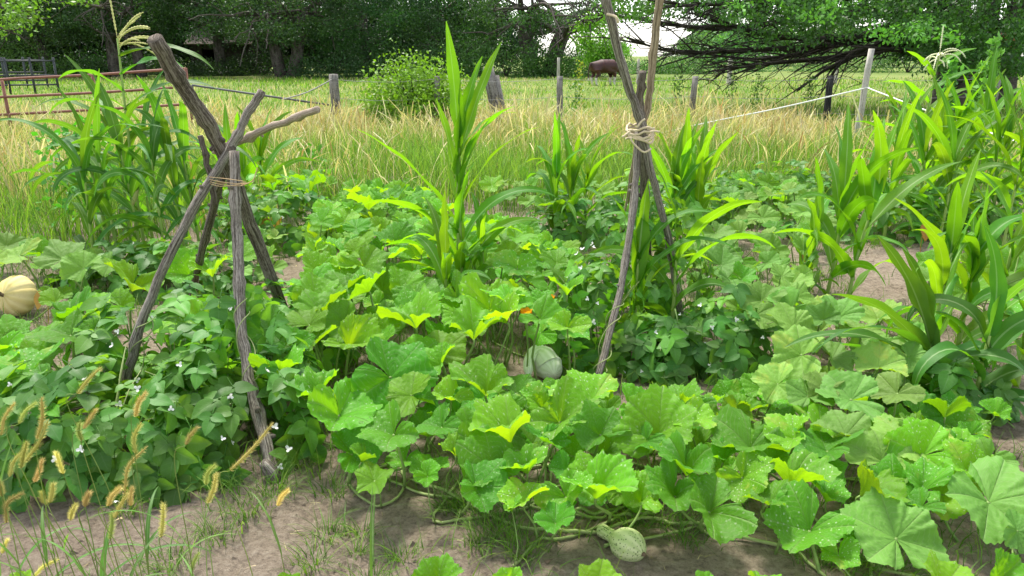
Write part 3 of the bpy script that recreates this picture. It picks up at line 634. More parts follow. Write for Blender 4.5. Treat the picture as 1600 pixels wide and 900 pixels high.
# weathered red box in the fork of the right tree
p = at(1573, 68, 23.6); o = empty('red_pot', p, 'faded red clay pot resting in a fork of the spreading tree', 'pot')
mr_ = plain_mat('faded clay', (.42, .12, .07), (.55, .2, .13), 6, .8, .2)
mb = MB(); zz = np.linspace(-.16, .3, 7); mb.tube(np.stack((p[0] - .0 * zz, p[1] + 0 * zz, p[2] + zz), -1), (.13, .17, .19, .2, .2, .19, .2), 12); mb.build('body', mr_, o, p)
mb = MB(); mb.tube([p + (-.2, 0, -.2), p + (.1, 0, -.18), p + (.34, .05, -.1)], (.05, .05, .04), 8); mb.build('saucer', mr_, o, p)

# ------------------------------------------------------------------ the cow
def cow():
    b0 = px_ground(946, 43); o = empty('cow', b0, 'red brown cow with white face and legs grazing in the pasture', 'cow')
    me = bpy.data.meshes.new('body')
    J = [((-.72, 0, 1.12), .30), ((-.35, 0, 1.05), .40), ((.1, 0, 1.02), .42), ((.5, 0, 1.05), .36), ((.78, 0, 1.02), .27), ((1.05, 0, .82), .2), ((1.25, 0, .5), .16), ((1.34, 0, .25), .13), ((1.4, 0, .08), .085)]
    V = [j[0] for j in J]; Rr = [j[1] for j in J]; E = [(i, i + 1) for i in range(len(J) - 1)]
    def chain(root, pts):
        k = root
        for p, r_ in pts: V.append(p); Rr.append(r_); E.append((k, len(V) - 1)); k = len(V) - 1
    for sy in (-1, 1):
        chain(0, [((-.68, sy * .22, .85), .19), ((-.58, sy * .22, .62), .11), ((-.76, sy * .22, .42), .075), ((-.72, sy * .22, .2), .055), ((-.68, sy * .22, .02), .07)])
        chain(3, [((.52, sy * .2, .72), .14), ((.52, sy * .2, .42), .08), ((.5, sy * .2, .2), .055), ((.53, sy * .2, .02), .07)])
        chain(6, [((1.17, sy * .2, .6), .05), ((1.12, sy * .3, .58), .025)])
    chain(0, [((-.98, 0, 1.2), .06), ((-1.08, 0, .95), .035), ((-1.1, 0, .5), .03), ((-1.1, 0, .3), .05)])
    me.from_pydata(V, E, []); ob = place('body', me, o)
    md = ob.modifiers.new('skin', 'SKIN'); 
    for i, r_ in enumerate(Rr): me.skin_vertices[0].data[i].radius = (r_, r_ * (1.0 if i > 8 else .95))
    me.skin_vertices[0].data[2].use_root = True
    md.use_smooth_shade = True
    s2 = ob.modifiers.new('sub', 'SUBSURF'); s2.levels = 2; s2.render_levels = 2
    m, N, L, b = new_mat('red cow hide'); tc = N.new('ShaderNodeTexCoord'); sx = N.new('ShaderNodeSeparateXYZ'); L.new(tc.outputs['Object'], sx.inputs[0])
    nz = noise(N, L, tc.outputs['Object'], 5, 3)
    z = math_n(N, L, 'ADD', sx.outputs[2], math_n(N, L, 'MULTIPLY', math_n(N, L, 'SUBTRACT', nz, .5), .25))
    wl = math_n(N, L, 'MAXIMUM', math_n(N, L, 'LESS_THAN', z, .45), math_n(N, L, 'GREATER_THAN', sx.outputs[0], 1.15))
    c = mix_n(N, L, wl, ramp(N, L, nz, [(.3, (.03, .008, .006)), (.7, (.07, .017, .011))]), (.6, .56, .5))
    L.new(c, b.inputs['Base Color']); b.inputs['Roughness'].default_value = .6; me.materials.append(m)
    o.rotation_euler = (0, 0, R(28)); return o
cow()
# ------------------------------------------------------------------ weeds standing in the grass
def weed(name, px, ybase_Y, ytop, label, seed, tint, wid=.1, nleaf=90, leaf=.05, group=None, stemmat='petiole', cat='weed'):
    rng = np.random.default_rng(seed); b0 = px_ground(px, ybase_Y); t = at(px + rng.uniform(-4, 4), ytop, ybase_Y)
    o = empty(name, b0, label, cat, group); mb = MB(); P = smoothpath([b0, b0 * .5 + t * .5 + rng.normal(0, .02, 3), t], 8)
    mb.tube(P, np.linspace(.010, .004, 8), 5); mb.build('stem', M[stemmat], o, b0)
    f = rng.uniform(.25, 1, nleaf); C = b0 + (t - b0) * f[:, None] + rng.normal(0, wid, (nleaf, 3)) * np.array((1, 1, .3)) * (1.15 - .75 * f)[:, None]
    place('foliage', leafcloud('foliage', C - b0, np.full(nleaf, leaf), np.array(tint) * rng.uniform(.7, 1.3, (nleaf, 1)), seed, -.6), o); return o
for i, (px, Yd, yt, wd, lab) in enumerate([(1555, 9.2, 62, .06, 'tall feathery horseweed spike, thickest of those before the trunks'), (1492, 9.6, 95, .05, 'feathery horseweed spike beside the tasselled corn'), (1532, 9.6, 102, .05, 'feathery horseweed spike between the two taller ones')]):
    weed('horseweed', px, Yd, yt, lab, 300 + i, (2.0, 2.8, 1.6), wd, 420, .085, 'horseweeds by the right tree')
for i, (px, Yd, yt, ti, lab) in enumerate([(905, 20, 97, (4.5, 2.6, 1.3), 'dry reddish weed stand left of the cow'), (1062, 19, 112, (.9, 1.1, .8), 'dark upright weed right of the tied poles'), (1148, 24, 112, (.9, 1.2, .9), 'dark twiggy weed under the bare branches'), (1188, 20, 100, (1.2, 1.5, .9), 'tall thin dark weed under the bare branches'), (1270, 22, 120, (1.1, 1.4, .9), 'dark weed by the drooping branch tip'), (900, 16, 122, (1.6, 1.9, .9), 'slim green weed beside the short grey post')]):
    weed('pasture_weed', px, Yd, yt, lab, 320 + i, ti, .13, 160, .07, 'weeds standing in the pasture')
for i, (px, Yd, yt, lab) in enumerate([(75, 7.0, 205, 'leafy pale weed at the far left of the tall grass'), (115, 6.6, 196, 'leafy pale weed left of the corn cluster'), (150, 7.0, 185, 'leafy weed touching the corn cluster'), (480, 9.6, 232, 'leafy green weed in the grass right of the first tripod'), (1075, 9.4, 225, 'leafy weed behind the second tripod')]):
    weed('leafy_weed', px, Yd, yt, lab, 340 + i, (1.6, 2.6, .8), .14, 130, .085, 'broad leaved weeds in the tall grass')

# ------------------------------------------------------------------ bean trellises
def pole(name, pts, r0, r1, mat, parent, origin, seed, n=26, knots=3):
    rng = np.random.default_rng(seed); P = smoothpath(pts, n); P[1:-1] += rng.normal(0, .0022, (n - 2, 3)) + .004 * np.sin(np.linspace(0, 3.1 * math.pi, n - 2) + seed)[:, None] * np.array((1, .5, 0)) * np.sin(np.linspace(0, math.pi, n - 2))[:, None]
    rr = np.linspace(r0, r1, n) * (1 + rng.normal(0, .025, n))
    for k in range(knots): rr[rng.integers(3, n - 3)] *= 1.25
    mb = MB(); mb.tube(P, rr, 12, .08, rng)
    for k in range(knots):
        i = rng.integers(4, n - 4); d = nrm(rng.normal(0, 1, 3)); mb.tube([P[i], P[i] + d * rr[i] * 1.35, P[i] + d * rr[i] * 1.75], (rr[i] * .5, rr[i] * .4, rr[i] * .28), 6)
    return mb.build(name, mat, parent, origin)
b0 = np.array((-1.35, 3.45, 0)); o = empty('bean_tripod', b0, 'tripod of five weathered branches tied at the top over the leafy bean mound', 'trellis')
pole('pole', [at(432, 762, 2.55), at(385, 560, 2.95), at(371, 400, 3.2), at(366, 236, 3.36)], .026, .023, M['pole'], o, b0, 1, 34)
mb = MB(); mb.tube([at(431, 752, 2.56), at(424, 738, 2.57), at(416, 727, 2.57), at(411, 721, 2.57)], (.03, .03, .026, .02), 8, .08, rng); mb.build('fork_stub', M['pole'], o, b0)
pole('pole', [at(466, 548, 4.0), at(405, 380, 3.75), at(345, 232, 3.5), at(290, 140, 3.35), at(242, 60, 3.2)], .028, .033, M['pole_dark'], o, b0, 2, 34)
pole('pole', [at(188, 640, 3.15), at(222, 500, 3.25), at(300, 330, 3.35), at(360, 230, 3.5), at(386, 180, 3.56), at(409, 142, 3.6)], .021, .018, M['pole'], o, b0, 3, 34)
pole('pole', [at(297, 480, 4.6), at(318, 380, 4.1), at(345, 285, 3.7), at(362, 232, 3.48)], .021, .02, M['pole_dark'], o, b0, 4, 26, 5)
pole('pole', [at(335, 236, 3.7), at(376, 219, 3.62), at(430, 196, 3.5), at(496, 171, 3.35)], .019, .017, M['pole_pale'], o, b0, 5, 22)
pole('twig', [at(336, 320, 3.45), at(326, 268, 3.45), at(321, 240, 3.45), at(313, 212, 3.45)], .014, .012, M['pole_dark'], o, b0, 6, 12, 1)
mb = MB()
for k in range(4):
    mb.tube(smoothpath([at(322, 276 + k * 3, 3.44), at(345, 282 + 3 * k + rng.normal(0, 2), 3.3), at(377, 283 + 2 * k + rng.normal(0, 3), 3.22), at(382, 286, 3.5), at(345, 284 + k, 3.62), at(322, 276 + k * 3, 3.44)], 22), .0017, 5)
mb.tube(smoothpath([at(377, 290, 3.25), at(395, 282, 3.2), at(402, 262, 3.2)], 8), .0025, 5); mb.build('twine', M['twine'], o, b0)

b0 = np.array((.75, 3.9, 0)); o2 = empty('bean_tripod', b0, 'tripod of tall rough branches lashed midway with pale cloth, tops spread open', 'trellis')
pole('pole', [at(921, 640, 3.25), at(937, 580, 3.35), at(973, 440, 3.65), at(992, 290, 3.88), at(997, 205, 3.95)], .020, .018, M['pole'], o2, b0, 7, 30)
pole('pole', [at(1075, 560, 4.15), at(1062, 480, 4.1), at(1040, 350, 4.0), at(1008, 232, 3.84), at(1000, 190, 3.8), at(975, 110, 3.7), at(942, -20, 3.55)], .017, .021, M['pole'], o2, b0, 8, 40, 5)
pole('pole', [at(1012, 400, 4.5), at(1008, 300, 4.2), at(1005, 210, 4.0), at(1000, 160, 3.95), at(1004, 112, 3.9)], .026, .019, M['pole_dark'], o2, b0, 9, 26)
pole('pole', [at(962, 420, 4.7), at(982, 320, 4.4), at(1000, 205, 4.0), at(1012, 165, 3.98), at(1022, 85, 3.95), at(1032, 0, 3.9), at(1034, -30, 3.9)], .016, .021, M['pole_tan'], o2, b0, 10, 40)
mb = MB(); c0 = at(1000, 208, 3.88)
for k in range(5):
    th_ = np.linspace(0, 6.28, 19) + k; rr = .062 + .008 * rng.random()
    mb.tube(np.stack((c0[0] + rr * 1.05 * np.cos(th_), c0[1] + rr * np.sin(th_) * 1.6, c0[2] + .026 * (k - 2) / 2 + .012 * np.sin(th_ * 2 + k) + rng.normal(0, .004, 19)), -1), .0062, 6)
for pts in ([(985, 205), (976, 212), (972, 214)], [(1016, 206), (1024, 205), (1031, 206)], [(985, 214), (988, 222), (1000, 234), (1008, 238), (1018, 232)], [(995, 200), (1002, 190), (1008, 186)]):
    mb.tube(smoothpath([at(px, py, 3.76) for px, py in pts], 8), .0055, 6)
mb.build('lashing', M['twine_pale'], o2, b0); mb = MB(); mb.tube(smoothpath([at(949, 22, 3.55), at(962, 26, 3.5), at(966, 36, 3.5)], 7), .006, 6); mb.build('twine', M['twine_pale'], o2, b0)

# ------------------------------------------------------------------ squash
def squash_blade(rng, cup, Rr=.15, name='leaf', mat=None):
    veins = np.radians([-150, -118, -58, 0, 58, 118, 150]); T = R(170); segs = [-T, *veins, T]; th = []; dv = []; vn = []
    for i in range(len(segs) - 1):
        a, b_ = segs[i], segs[i + 1]; k = max(3, int(round((b_ - a) / R(4)))); f = np.arange(k) / k
        th += list(a + (b_ - a) * f); vn += [1.0 if (j == 0 and i > 0) else 0.0 for j in range(k)]
        dv += list(1 - np.abs(2 * f - 1) if 0 < i < len(segs) - 2 else f * 0 + .3)
    th.append(T); vn.append(0.0); dv.append(.3); th = np.array(th); vn = np.array(vn); dv = np.array(dv); n = len(th)
    out = .80 + .24 * np.exp(-(th / .34) ** 2)
    for l in (58, 118): out += (.19 if l == 58 else .14) * (np.exp(-((th - R(l)) / .30) ** 2) + np.exp(-((th + R(l)) / .30) ** 2))
    out *= 1 - .34 * np.clip((np.abs(th) - R(140)) / R(30), 0, 1) ** 1.5
    out *= 1 + .022 * np.where(np.arange(n) % 2, 1, -1) * rng.uniform(.2, 1.6, n) + rng.normal(0, .012, n)
    out *= 1 + .12 * np.sin(th + rng.uniform(0, 6.28)) + .08 * np.sin(2 * th + rng.uniform(0, 6.28))
    nr = 15; rho = np.concatenate(([.03], np.linspace(.12, 1, nr - 1)))
    ca = cup + R(9) * np.cos(th - rng.uniform(0, 6.28)) + R(13) * np.cos(2 * th - rng.uniform(0, 6.28)) + R(15) * np.clip((np.abs(th) - R(105)) / R(60), 0, 1)
    pos = np.zeros((nr, n, 3)); r_ = .03 * Rr * np.ones(n); z = np.zeros(n)
    ph = rng.uniform(0, 6.28, 3); kf = rng.integers(4, 7)
    for i in range(nr):
        if i:
            el = ca * (1.3 - .75 * rho[i]) - R(30) * np.clip(rho[i] - .82, 0, 1) * 3 * rng.uniform(.4, 1.2)
            dr = Rr * out * (rho[i] - rho[i - 1]); r_ = r_ + np.cos(el) * dr; z = z + np.sin(el) * dr
        zz = z + Rr * (.075 * dv * rho[i] ** .8 - .0 * vn) + Rr * rho[i] ** 3 * (.06 * np.sin(kf * th + ph[0]) + .03 * np.sin(11 * th + ph[1]) + .025 * np.sin(19 * th + ph[2])) + Rr * .013 * np.sin(6.2832 * (4.5 * rho[i] - 1.3 * dv) + ph[1]) * dv ** .5 * min(1, rho[i] * 3) + Rr * .005 * rng.normal(0, 1, n) * min(1, rho[i] * 2)
        pos[i, :, 0] = r_ * np.sin(th); pos[i, :, 1] = r_ * np.cos(th); pos[i, :, 2] = zz
    UV = np.stack((np.broadcast_to(dv, (nr, n)), np.broadcast_to(rho[:, None], (nr, n))), -1)
    i = np.arange(nr - 1)[:, None] * n; j = np.arange(n - 1)[None]
    Q = np.stack((i + j, i + j + 1, i + n + j + 1, i + n + j), -1).reshape(-1, 4)
    return mesh(name, pos.reshape(-1, 3), Q, mat, uv=UV.reshape(-1, 2), attrs={'vein': np.tile(vn, nr)})
rgl = np.random.default_rng(3); BL = {}
for tone in ('squash', 'squash_bright', 'squash_grey'):
    for kd, cups in (('c', (44, 50, 54, 42, 47, 51, 40)), ('v', (22, 28, 34, 25, 31, 27, 36, 20)), ('f', (9, 14, 19, 11, 16, 7))):
        BL[tone, kd] = [squash_blade(rgl, R(c_), .15, 'leaf', M[tone]) for c_ in cups]
def orient(loc, tip, normal, s):
    z = nrm(normal); y = nrm(np.asarray(tip) - z * (np.asarray(tip) @ z)); x = np.cross(y, z)
    m_ = Matrix.Identity(4)
    for r_ in range(3):
        for c_, v in enumerate((x, y, z)): m_[r_][c_] = v[r_] * s
        m_[r_][3] = loc[r_]
    return m_
def squash_leaf(plant, origin, pos, size, kd, tone, rng, tip_az=None, tilt=None, root=None):
    """pos: where the stalk meets the blade (world); size: blade width in metres"""
    me = BL[tone, kd][rng.integers(0, len(BL[tone, kd]))]; s = size / .30
    s *= {'c': 1.38, 'v': 1.18, 'f': 1.06}[kd]
    az = rng.uniform(0, 6.28) if tip_az is None else tip_az
    tl = {'c': .05, 'v': .35, 'f': .45}[kd] if tilt is None else tilt
    nv = np.array((rng.normal(0, .22), -tl + rng.normal(0, .18), 1.0)); M4 = orient(pos - origin, (math.cos(az), math.sin(az), 0), nv, s)
    ob = place('leaf', me, plant, mat4=M4)
    z = nrm(nv); g = np.array((pos[0], pos[1], 0.0)) if root is None else root
    if root is None: g = g + np.array((rng.normal(0, .07), rng.normal(.03, .07), 0)); g[2] = soil_h(np.array(g[0]), np.array(g[1]))
    P = smoothpath([g, g * .5 + pos * .5 + np.array((rng.normal(0, .015), rng.normal(0, .015), -.01)), pos - z * .03, pos], 7) - origin
    inv = np.array(M4.inverted()); P = P @ inv[:3, :3].T + inv[:3, 3]
    mb = MB(); mb.tube(P, np.array((.0075, .0065, .006, .0055, .005, .005, .006)) / s * min(1.2, size / .26), 6); mb.build('leaf_stalk', M['petiole'], ob)
    return g
def sq_plant(label, centre): return empty('squash_plant', centre, label, 'squash plant', 'squash plants in the garden')
def vine_part(plant, origin, roots, rng, r_=.0055):
    """runner along the soil through the feet of the leaf stalks"""
    pts = list(roots); 
    if len(pts) < 3: return
    path = [pts.pop(0)]
    while pts:
        k = min(range(len(pts)), key=lambda q: np.linalg.norm(pts[q] - path[-1]))
        if np.linalg.norm(pts[k] - path[-1]) > .45: pts.pop(k); continue
        path.append(pts.pop(k))
    if len(path) < 3: return
    P = smoothpath(path, len(path) * 4); P[:, 2] = soil_h(P[:, 0], P[:, 1]) + .006 + r_ * .5
    mb = MB(); mb.tube(P, r_, 6); mb.build('vine', M['vine'], plant, origin)
HAND = {
 'broad leaved squash plant with upright cupped leaves right of the first tripod foot': ('squash_bright', [(610, 590, 135, 'v'), (530, 650, 120, 'v'), (615, 680, 105, 'v'), (545, 545, 95, 'c'), (598, 540, 66, 'v'), (650, 512, 105, 'c'), (740, 530, 95, 'c'), (765, 485, 120, 'v'), (760, 618, 105, 'c'), (690, 570, 75, 'v'), (642, 618, 80, 'v'), (690, 668, 75, 'v'), (712, 712, 60, 'c'), (738, 672, 66, 'v'), (797, 690, 118, 'c'), (500, 622, 84, 'c'), (440, 590, 90, 'c'), (490, 540, 80, 'v'), (705, 625, 70, 'v'), (585, 752, 75, 'f'), (565, 722, 46, 'c'), (772, 735, 112, 'v'), (668, 745, 50, 'v'), (850, 690, 70, 'v')]),
 'spotted squash plant with one small round gourd on its runner': ('squash_bright', [(875, 660, 112, 'v'), (925, 625, 104, 'v'), (938, 680, 90, 'v'), (1030, 678, 135, 'v'), (1078, 655, 88, 'v'), (931, 778, 118, 'c'), (820, 785, 80, 'v'), (868, 818, 74, 'v'), (1073, 742, 108, 'c'), (1108, 800, 125, 'v'), (1172, 700, 122, 'v'), (985, 640, 80, 'v'), (800, 800, 40, 'c'), (1010, 690, 60, 'v')]),
 'squash plant with large dull green leaves at the near corner': ('squash_grey', [(1380, 722, 115, 'f'), (1400, 842, 152, 'f'), (1545, 785, 155, 'f'), (1425, 690, 125, 'f'), (1330, 625, 112, 'f'), (1262, 620, 74, 'f'), (1322, 680, 95, 'f'), (1590, 830, 70, 'f'), (1545, 720, 70, 'v')]),
 'bright spotted squash plant between the gourd plant and the dull leaved one': ('squash_bright', [(1240, 685, 92, 'v'), (1292, 705, 104, 'v'), (1235, 765, 108, 'c'), (1265, 830, 125, 'v'), (1345, 775, 104, 'c'), (1442, 712, 112, 'v'), (1442, 768, 78, 'c'), (1310, 868, 68, 'f'), (1205, 720, 60, 'v'), (1510, 735, 80, 'v')]),
 'grey leaved squash plant under the leaning dark corn': ('squash_grey', [(1240, 510, 84, 'f'), (1252, 555, 104, 'f'), (1215, 600, 76, 'f'), (1372, 575, 84, 'f'), (1300, 560, 74, 'f'), (1402, 615, 80, 'f'), (1290, 610, 70, 'f'), (1190, 470, 70, 'v'), (1420, 560, 60, 'f'), (1285, 500, 60, 'f')]),
 'spotted squash plant at the left edge behind the bean mound': ('squash', [(48, 580, 105, 'v'), (18, 622, 90, 'v'), (10, 565, 74, 'v'), (110, 525, 90, 'v'), (-20, 590, 90, 'v'), (70, 600, 70, 'v'), (130, 490, 70, 'v'), (150, 520, 60, 'v')]),
 'squash plant with big pale leaves inside the first tripod': ('squash_bright', [(206, 455, 88, 'c'), (315, 510, 110, 'v'), (332, 432, 66, 'c'), (295, 430, 74, 'v'), (425, 520, 70, 'v'), (455, 545, 70, 'v'), (385, 490, 66, 'v'), (190, 480, 60, 'v')]),
 'dull squash leaves spreading below the corn cluster near the pumpkin': ('squash_grey', [(30, 400, 86, 'f'), (100, 405, 80, 'f'), (130, 420, 60, 'f'), (10, 385, 60, 'f'), (-25, 420, 80, 'f')]),
}
HL = []          # world xy of all leaves placed so far
rg2 = np.random.default_rng(4)
def h_of(Y): return float(np.interp(Y, [1.9, 2.3, 2.8, 3.5, 6, 9], [.13, .21, .28, .33, .32, .3]))
for lab, (tone, lst) in HAND.items():
    pts = []
    for (px, py, wpx, kd) in lst:
        z = .22
        for _ in range(4): p = atz(px, py, z); z = h_of(p[1])
        dep = p[1] * CP + (CAM_H - p[2]) * SP; pts.append((p, wpx / F * dep, kd)); HL.append(p[:2])
    cen = np.mean([p for p, _, _ in pts], axis=0); cen[2] = 0; o = sq_plant(lab, cen); roots = []
    for p, s_, kd in pts:
        tn = tone if rg2.random() < .7 else ('squash' if tone != 'squash' else 'squash_bright')
        if tone == 'squash_grey': tn = tone
        roots.append(squash_leaf(o, cen, p, s_, kd, tn, rg2))
    vine_part(o, cen, roots, rg2)
    if 'gourd' in lab and 'one small' in lab:
        mb = MB()
        for l in ([(645, 745), (720, 780), (830, 832), (900, 832), (945, 828), (1010, 812), (1060, 818), (1140, 835), (1210, 850), (1290, 855)], [(900, 800), (950, 806), (1000, 808), (1030, 800)]):
            P = smoothpath([atz(px, py, .02) for px, py in l], 40); P[:, 2] = soil_h(P[:, 0], P[:, 1]) + .018 + .008 * np.sin(np.arange(40) * .7); mb.tube(P, .0065, 7)
        mb.build('runner', M['vine'], o, cen)
# scattered plants
def scatter(poly, n, zleaf, dmin, size, tones, kinds, plants, seed, z0=.12):
    rng = np.random.default_rng(seed); got = []; tries = 0
    cs = np.array([atz(px, py, 0)[:2] for px, py in poly]); lo = cs.min(0); hi = cs.max(0) ; lo[1] -= 1.2
    while len(got) < n and tries < n * 60:
        tries += 1; xy = rng.uniform(lo, hi); z = rng.uniform(z0, zleaf); px, py = proj(np.array((xy[0], xy[1], z)))
        if not inside(px, py, poly): continue
        if (925 < px < 1035 and 790 < py < 890) or (808 < px < 895 and 528 < py < 610) or (px < 80 and 425 < py < 525): continue
        if HL and np.min(np.linalg.norm(np.array(HL[-900:]) - xy, axis=1)) < dmin: continue
        HL.append(xy); got.append(np.array((xy[0], xy[1], z)))
    cens = [atz(px, py, 0) for _, px, py in plants]; obs = [sq_plant(l, c) for (l, _, _), c in zip(plants, cens)]; roots = [[] for _ in plants]; cnt = [0] * len(plants)
    for p in got:
        order = sorted(range(len(cens)), key=lambda q: np.linalg.norm(cens[q][:2] - p[:2])); k = next((q for q in order if cnt[q] < 98), None)
        if k is None: continue
        cnt[k] += 1
        roots[k].append(squash_leaf(obs[k], cens[k], p, size * rng.uniform(.65, 1.25), rng.choice(list(kinds)), tones[rng.integers(0, len(tones))], rng))
    for o_, c, r_ in zip(obs, cens, roots): vine_part(o_, c, r_, rng)
FRONT = [(480, 630), (560, 725), (780, 780), (900, 790), (1200, 790), (1330, 830), (1480, 780), (1560, 640), (1250, 590), (1100, 630), (960, 650), (860, 610), (700, 620)]
scatter(FRONT, 125, .21, .10, .18, ['squash_bright', 'squash', 'squash'], 'vvcf', [('low squash shoots under the front leaves by the tripod', 640, 720), ('low squash shoots under the front leaves above the round gourd', 940, 740), ('low squash shoots under the front leaves near the dull leaved plant', 1280, 760)], 47, .05)
FIELD = [(472, 500), (478, 420), (505, 330), (560, 300), (650, 300), (700, 345), (800, 360), (885, 400), (905, 470), (880, 560), (800, 640), (700, 640), (600, 560), (520, 540)]
scatter(FIELD, 330, .42, .135, .24, ['squash_bright', 'squash_bright', 'squash'], 'vvvcf', [
    ('low squash plant bordering the bare path right of the first tripod', 520, 470), ('low squash plant filling the garden middle left of the tall corn', 610, 400), ('squash plant spreading round the foot of the tall centre corn', 740, 440),
    ('low squash plant at the far end of the middle bed', 590, 340), ('squash plant with orange blossom beside the beans of the second tripod', 830, 500), ('squash plant between tall corn and front leaves', 660, 510)], 41)
RB = [(1060, 440), (1080, 360), (1130, 280), (1250, 285), (1290, 330), (1280, 400), (1240, 470), (1150, 470)]
scatter(RB, 110, .4, .17, .24, ['squash_grey', 'squash', 'squash_grey'], 'fvf', [('grey green squash plant right of the second tripod', 1150, 440), ('squash plant in front of the straw grass right of the second tripod', 1190, 330), ('squash plant left of the paired corn stalks', 1250, 400)], 42)
scatter([(425, 310), (430, 275), (640, 285), (640, 310), (520, 330)], 30, .45, .2, .27, ['squash', 'squash_bright'], 'vfc', [('row of broad squash leaves edging the tall grass', 530, 330)], 43)
scatter([(1440, 480), (1450, 400), (1600, 390), (1620, 480), (1560, 520)], 26, .35, .2, .24, ['squash', 'squash_grey'], 'fv', [('flat squash leaves at the right edge behind the leaning corn', 1540, 460)], 44)
scatter([(760, 310), (770, 280), (900, 270), (960, 300), (900, 350)], 26, .4, .2, .24, ['squash', 'squash_grey'], 'fv', [('squash leaves below the short corn behind the second tripod', 850, 330)], 45)
scatter([(-20, 480), (0, 400), (120, 390), (190, 420), (180, 470), (60, 480)], 16, .3, .2, .24, ['squash', 'squash_grey'], 'fv', [('squash leaves around the cream pumpkin', 90, 470)], 46)
scatter([(-30, 540), (-20, 660), (60, 650), (110, 590), (210, 520), (150, 480), (90, 505)], 30, .34, .13, .23, ['squash', 'squash_bright'], 'vfc', [('squash leaves filling the left edge between the pumpkin and the bean mound', 60, 580)], 49)
scatter([(1110, 500), (1200, 460), (1300, 480), (1440, 510), (1430, 610), (1280, 590), (1190, 560)], 34, .34, .15, .23, ['squash_grey'], 'fvf', [('pale flat squash leaves before the feet of the paired corn', 1290, 530)], 50)
scatter([(345, 470), (390, 330), (440, 330), (440, 400), (410, 470)], 22, .4, .18, .22, ['squash', 'squash_grey'], 'fvc', [('squash leaves under the corn behind the first tripod', 400, 440)], 48)
# young plant at the photographer's feet: only leaf tips reach the picture
cen = np.array((.1, 1.35, 0)); o = sq_plant('pale young squash plant whose leaf tips poke up along the near edge', cen); rr = []
for (px, py, wpx, tn) in [(450, 905, 60, 'squash_bright'), (680, 905, 100, 'squash_bright'), (790, 900, 70, 'squash_bright'), (930, 903, 80, 'squash_bright'), (1095, 907, 60, 'squash_bright'), (1190, 904, 70, 'squash_bright'), (1300, 912, 60, 'squash_bright'), (1470, 902, 100, 'squash_bright'), (1545, 896, 110, 'squash_bright'), (30, 905, 60, 'squash_bright')]:
    p = atz(px, py + 22, .16); rr.append(squash_leaf(o, cen, p, wpx / F * 1.8, 'c', tn, rg2, tip_az=R(70) + rg2.normal(0, .4), tilt=.35))
vine_part(o, cen, rr, rg2)

# ------------------------------------------------------------------ beans
def leaflet(rng, ln):
    ns, nu = 9, 5; s = np.linspace(0, 1, ns); wd = .40 * np.sin(math.pi * np.clip(s, 0, 1) ** .6) ** .85 * (1 - .18 * s); wd[0] = .10; wd[-1] = .004
    u = np.linspace(-1, 1, nu); fold = rng.uniform(.1, .3); dr = rng.uniform(.05, .3); G = np.zeros((ns, nu, 3)); tw = rng.uniform(-.15, .15)
    for i in range(ns):
        G[i, :, 0] = u * wd[i] * ln; G[i, :, 1] = ln * (s[i] - .07 * abs(u) * (1 - s[i]) ** 2 * (s[i] < .4) - .05 * u * u * (s[i] < .25))
        G[i, :, 2] = ln * (np.abs(u) * wd[i] * fold - dr * s[i] ** 2 + .025 * np.sin(9 * s[i] + 3 * u) * np.abs(u) + tw * u * wd[i])
    UV = np.stack((np.broadcast_to((u + 1) / 2, (ns, nu)), np.broadcast_to(s[:, None], (ns, nu))), -1); return G, UV
def trifoliate(rng, mat):
    mb = MB()
    for a, off, ln in ((0, (0, .035, 0), .105), (R(80) + rng.normal(0, .15), (-.008, .005, 0), .09), (R(-80) + rng.normal(0, .15), (.008, .005, 0), .09)):
        G, UV = leaflet(rng, ln * rng.uniform(.85, 1.1)); tl = rng.uniform(-.35, .35); x, y, z = G[..., 0], G[..., 1], G[..., 2]
        x, z = x * math.cos(tl) + z * math.sin(tl), z * math.cos(tl) - x * math.sin(tl)
        G2 = np.stack((x * math.cos(a) - y * math.sin(a), x * math.sin(a) + y * math.cos(a), z), -1) + np.array(off); mb.grid(G2, UV)
    mb.tube([(0, -.07, -.012), (0, -.02, 0), (0, .04, 0)], (.0018, .0018, .0015), 4)
    return mesh('leaf', np.vstack(mb.V), np.vstack(mb.Q), mat, uv=np.vstack(mb.UV))
TRI = {k: [trifoliate(rgl, M[k]) for _ in range(9)] for k in ('bean', 'bean_bright')}
def bean_flower(rng):
    mb = MB()
    for a in (0, 2.2, -2.2):
        g = np.zeros((3, 3, 3)); 
        for i in range(3):
            for j in range(3):
                g[i, j] = ((j - 1) * .007 * math.sin(.5 + i), i * .008, .003 * i * i * .5 + .002 * abs(j - 1))
        x, y = g[..., 0].copy(), g[..., 1].copy(); g[..., 0] = x * math.cos(a) - y * math.sin(a); g[..., 1] = x * math.sin(a) + y * math.cos(a); mb.grid(g)
    return mesh('flower', np.vstack(mb.V), np.vstack(mb.Q), M['flower_white'])
FLW = [bean_flower(rgl) for _ in range(3)]
CLEAR = [[(371, 400, 3.2), (385, 560, 2.95), (405, 650, 2.75), (440, 775, 2.5)], [(300, 330, 3.35), (222, 500, 3.25), (200, 600, 3.17)], [(992, 290, 3.88), (973, 440, 3.65), (935, 592, 3.32)], [(1008, 232, 3.84), (1040, 350, 4.0), (1064, 490, 4.1)]]
def hides_pole(p, pad=24):
    px, py = proj(p)
    for l in CLEAR:
        ys_ = [q[1] for q in l]
        if ys_[0] < py < ys_[-1] and abs(px - np.interp(py, ys_, [q[0] for q in l])) < pad and p[1] < np.interp(py, ys_, [q[2] for q in l]) + .04: return True
    return False
